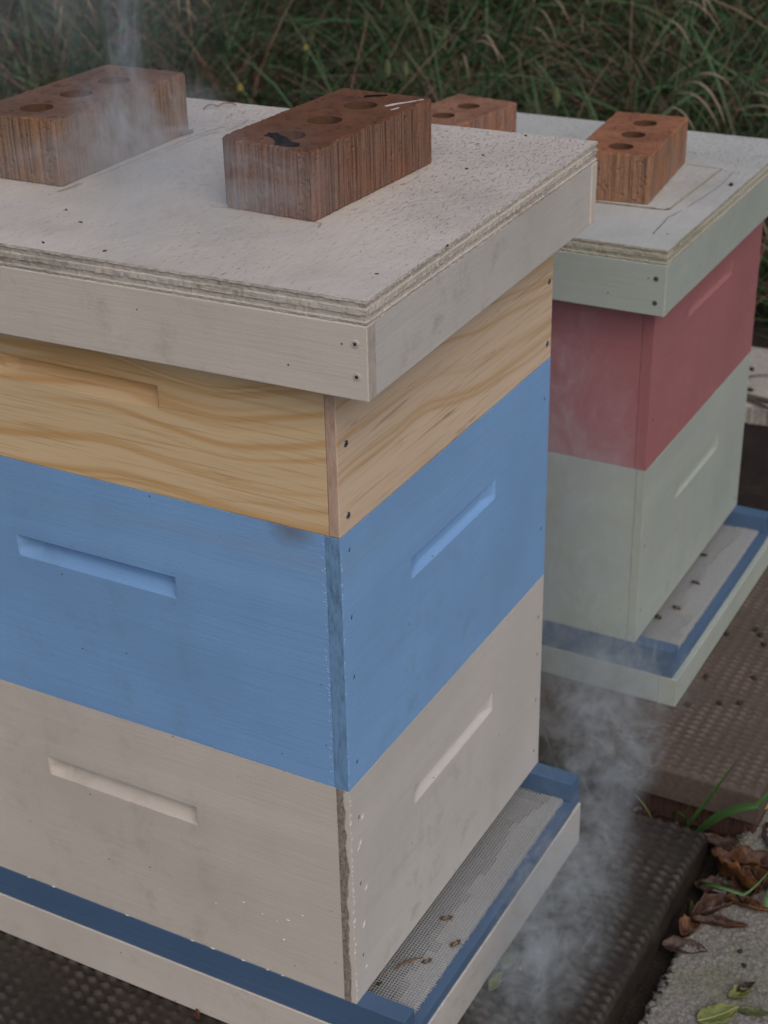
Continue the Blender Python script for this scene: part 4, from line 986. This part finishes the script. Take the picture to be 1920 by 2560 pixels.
# ------------------------------------------------------------------ smoke
def smoke(name, loc, dims, rot, label, density, sc, lo, hi, stretch=(1, 1, 1), axis=None, seed=0.0, wob=0.0, power=1.0):
    """ellipsoid hull with ragged noise density; axis=2 makes a column that fades towards its sides and its ends"""
    bm = bmesh.new(); bmesh.ops.create_icosphere(bm, subdivisions=3, radius=1.0)
    if axis == 2:
        bm.free(); bm = bmesh.new(); bmesh.ops.create_cone(bm, cap_ends=True, segments=20, radius1=1.0, radius2=1.0, depth=2.0)
    for v in bm.verts: v.co = Vector((v.co.x * dims[0], v.co.y * dims[1], v.co.z * dims[2]))
    g = G(name); g.t.nodes.remove(g.b)
    gen = g.tc.outputs['Generated']
    p = g.mp(gen, (2, 2, 2), (-1, -1, -1))
    wv = g.t.nodes.new('ShaderNodeVectorMath'); wv.operation = 'SUBTRACT'
    wn_ = g.t.nodes.new('ShaderNodeTexNoise'); g.put(wn_.inputs['Vector'], g.mp(g.o, tuple(2.2 * q for q in stretch), (seed, 0, seed))); wn_.inputs['Scale'].default_value = 2.0; wn_.inputs['Detail'].default_value = 2.0
    g.put(wv.inputs[0], wn_.outputs['Color']); wv.inputs[1].default_value = (0.5, 0.5, 0.5)
    ws = g.t.nodes.new('ShaderNodeVectorMath'); ws.operation = 'SCALE'; g.put(ws.inputs[0], wv.outputs[0]); ws.inputs['Scale'].default_value = wob
    pa = g.t.nodes.new('ShaderNodeVectorMath'); pa.operation = 'ADD'; g.put(pa.inputs[0], p); g.put(pa.inputs[1], ws.outputs[0])
    q = pa.outputs[0]
    if axis == 2: q = g.mp(q, (1, 1, 0))
    ln = g.t.nodes.new('ShaderNodeVectorMath'); ln.operation = 'LENGTH'; g.put(ln.inputs[0], q)
    ln0 = g.t.nodes.new('ShaderNodeVectorMath'); ln0.operation = 'LENGTH'; g.put(ln0.inputs[0], p)
    fall = g.ramp(g.ma('SUBTRACT', 1.0, ln.outputs['Value'], True), [(0.02, 0.0), (0.75, 1.0)])
    if axis == 2:
        zz = g.ma('ABSOLUTE', g.xyz(p)[2]); fall = g.ma('MULTIPLY', fall, g.ramp(zz, [(0.55, 1.0), (0.98, 0.0)]))
        rad = g.t.nodes.new('ShaderNodeVectorMath'); rad.operation = 'LENGTH'; g.put(rad.inputs[0], g.mp(p, (1, 1, 0)))
        fall = g.ma('MULTIPLY', fall, g.ramp(rad.outputs['Value'], [(0.8, 1.0), (0.98, 0.0)]))
    else: fall = g.ma('MULTIPLY', fall, g.ramp(ln0.outputs['Value'], [(0.75, 1.0), (0.98, 0.0)]))
    n = g.ns(g.mp(g.o, tuple(stretch), (seed, seed * 0.7, -seed)), sc, 4, 0.6, 1.6)
    rg = g.ns(g.mp(g.o, tuple(stretch), (seed * 1.3, -seed, seed)), sc * 1.1, 3, 0.55, 2.4)
    rg = g.ma('SUBTRACT', 1.0, g.ma('MULTIPLY', g.ma('ABSOLUTE', g.ma('SUBTRACT', rg, 0.5)), 13.0), True)
    body = g.ramp(n, [(lo, 0.0), (hi, 1.0)])
    d = g.ma('MULTIPLY', g.ma('MULTIPLY', fall, g.ma('ADD', g.ma('MULTIPLY', body, 0.40), g.ma('MULTIPLY', g.ma('MULTIPLY', rg, g.ma('ADD', body, 0.22)), 1.5))), density)
    pv = g.t.nodes.new('ShaderNodeVolumePrincipled'); g.put(pv.inputs['Density'], d)
    pv.inputs['Color'].default_value = (0.80, 0.88, 0.93, 1); pv.inputs['Anisotropy'].default_value = 0.1
    g.t.links.new(pv.outputs[0], g.out.inputs['Volume'])
    o = obj(name, bm, g.m, None, smooth=True); o.location = Vector(loc) * MM; o.rotation_euler = rot
    return tag(o, label, 'smoke', 'wisps of smoke', 'stuff')
smoke('smoke', (160, 285, 860), (20, 20, 175), (R(0), R(3), 0), 'thin column of smoke rising in front of the tan brown brick', 28, 16, 0.30, 0.70, (1.6, 1.6, 0.35), 2, 1.0, 0.55)
smoke('smoke', (190, 400, 860), (150, 230, 170), (0, 0, 0), 'faint veil of smoke drifting left of the smoke column', 2.0, 12, 0.42, 0.70, (1, 1, 0.55), None, 3.0, 0.7)
smoke('smoke', (150, 262, 738), (90, 95, 66), (0, 0, R(20)), 'low smoke curling round the near end of the tan brown brick', 12, 15, 0.42, 0.68, (1, 1, 0.8), None, 5.0, 0.7)
smoke('smoke', (60, 180, 735), (170, 170, 62), (0, 0, R(20)), 'low smoke creeping over the white lid between the two front bricks', 6, 13, 0.40, 0.70, (1, 1, 1.2), None, 6.0, 0.7)
smoke('smoke', (225, -104, -35), (245, 72, 98), (0, 0, R(5)), 'curling smoke over the dark wet slab beside the front landing', 21, 17, 0.50, 0.70, (1, 1, 1), None, 8.0, 1.0)
smoke('smoke', (505, -35, -15), (150, 95, 125), (0, 0, 0), 'puff of smoke at the back corner of the front landing', 25, 15, 0.48, 0.68, (1, 1, 1), None, 11.0, 1.0)
smoke('smoke', (590, 60, 170), (85, 140, 380), (0, 0, 0), 'wisps of smoke between the two hives', 10, 14, 0.44, 0.68, (1, 1, 0.6), None, 14.0, 0.9)
smoke('smoke', (650, -5, -10), (55, 130, 85), (0, 0, 0), 'thin smoke in front of the blue rim of the rear hive floor', 13, 18, 0.40, 0.66, (1, 1, 0.7), None, 17.0, 0.9)
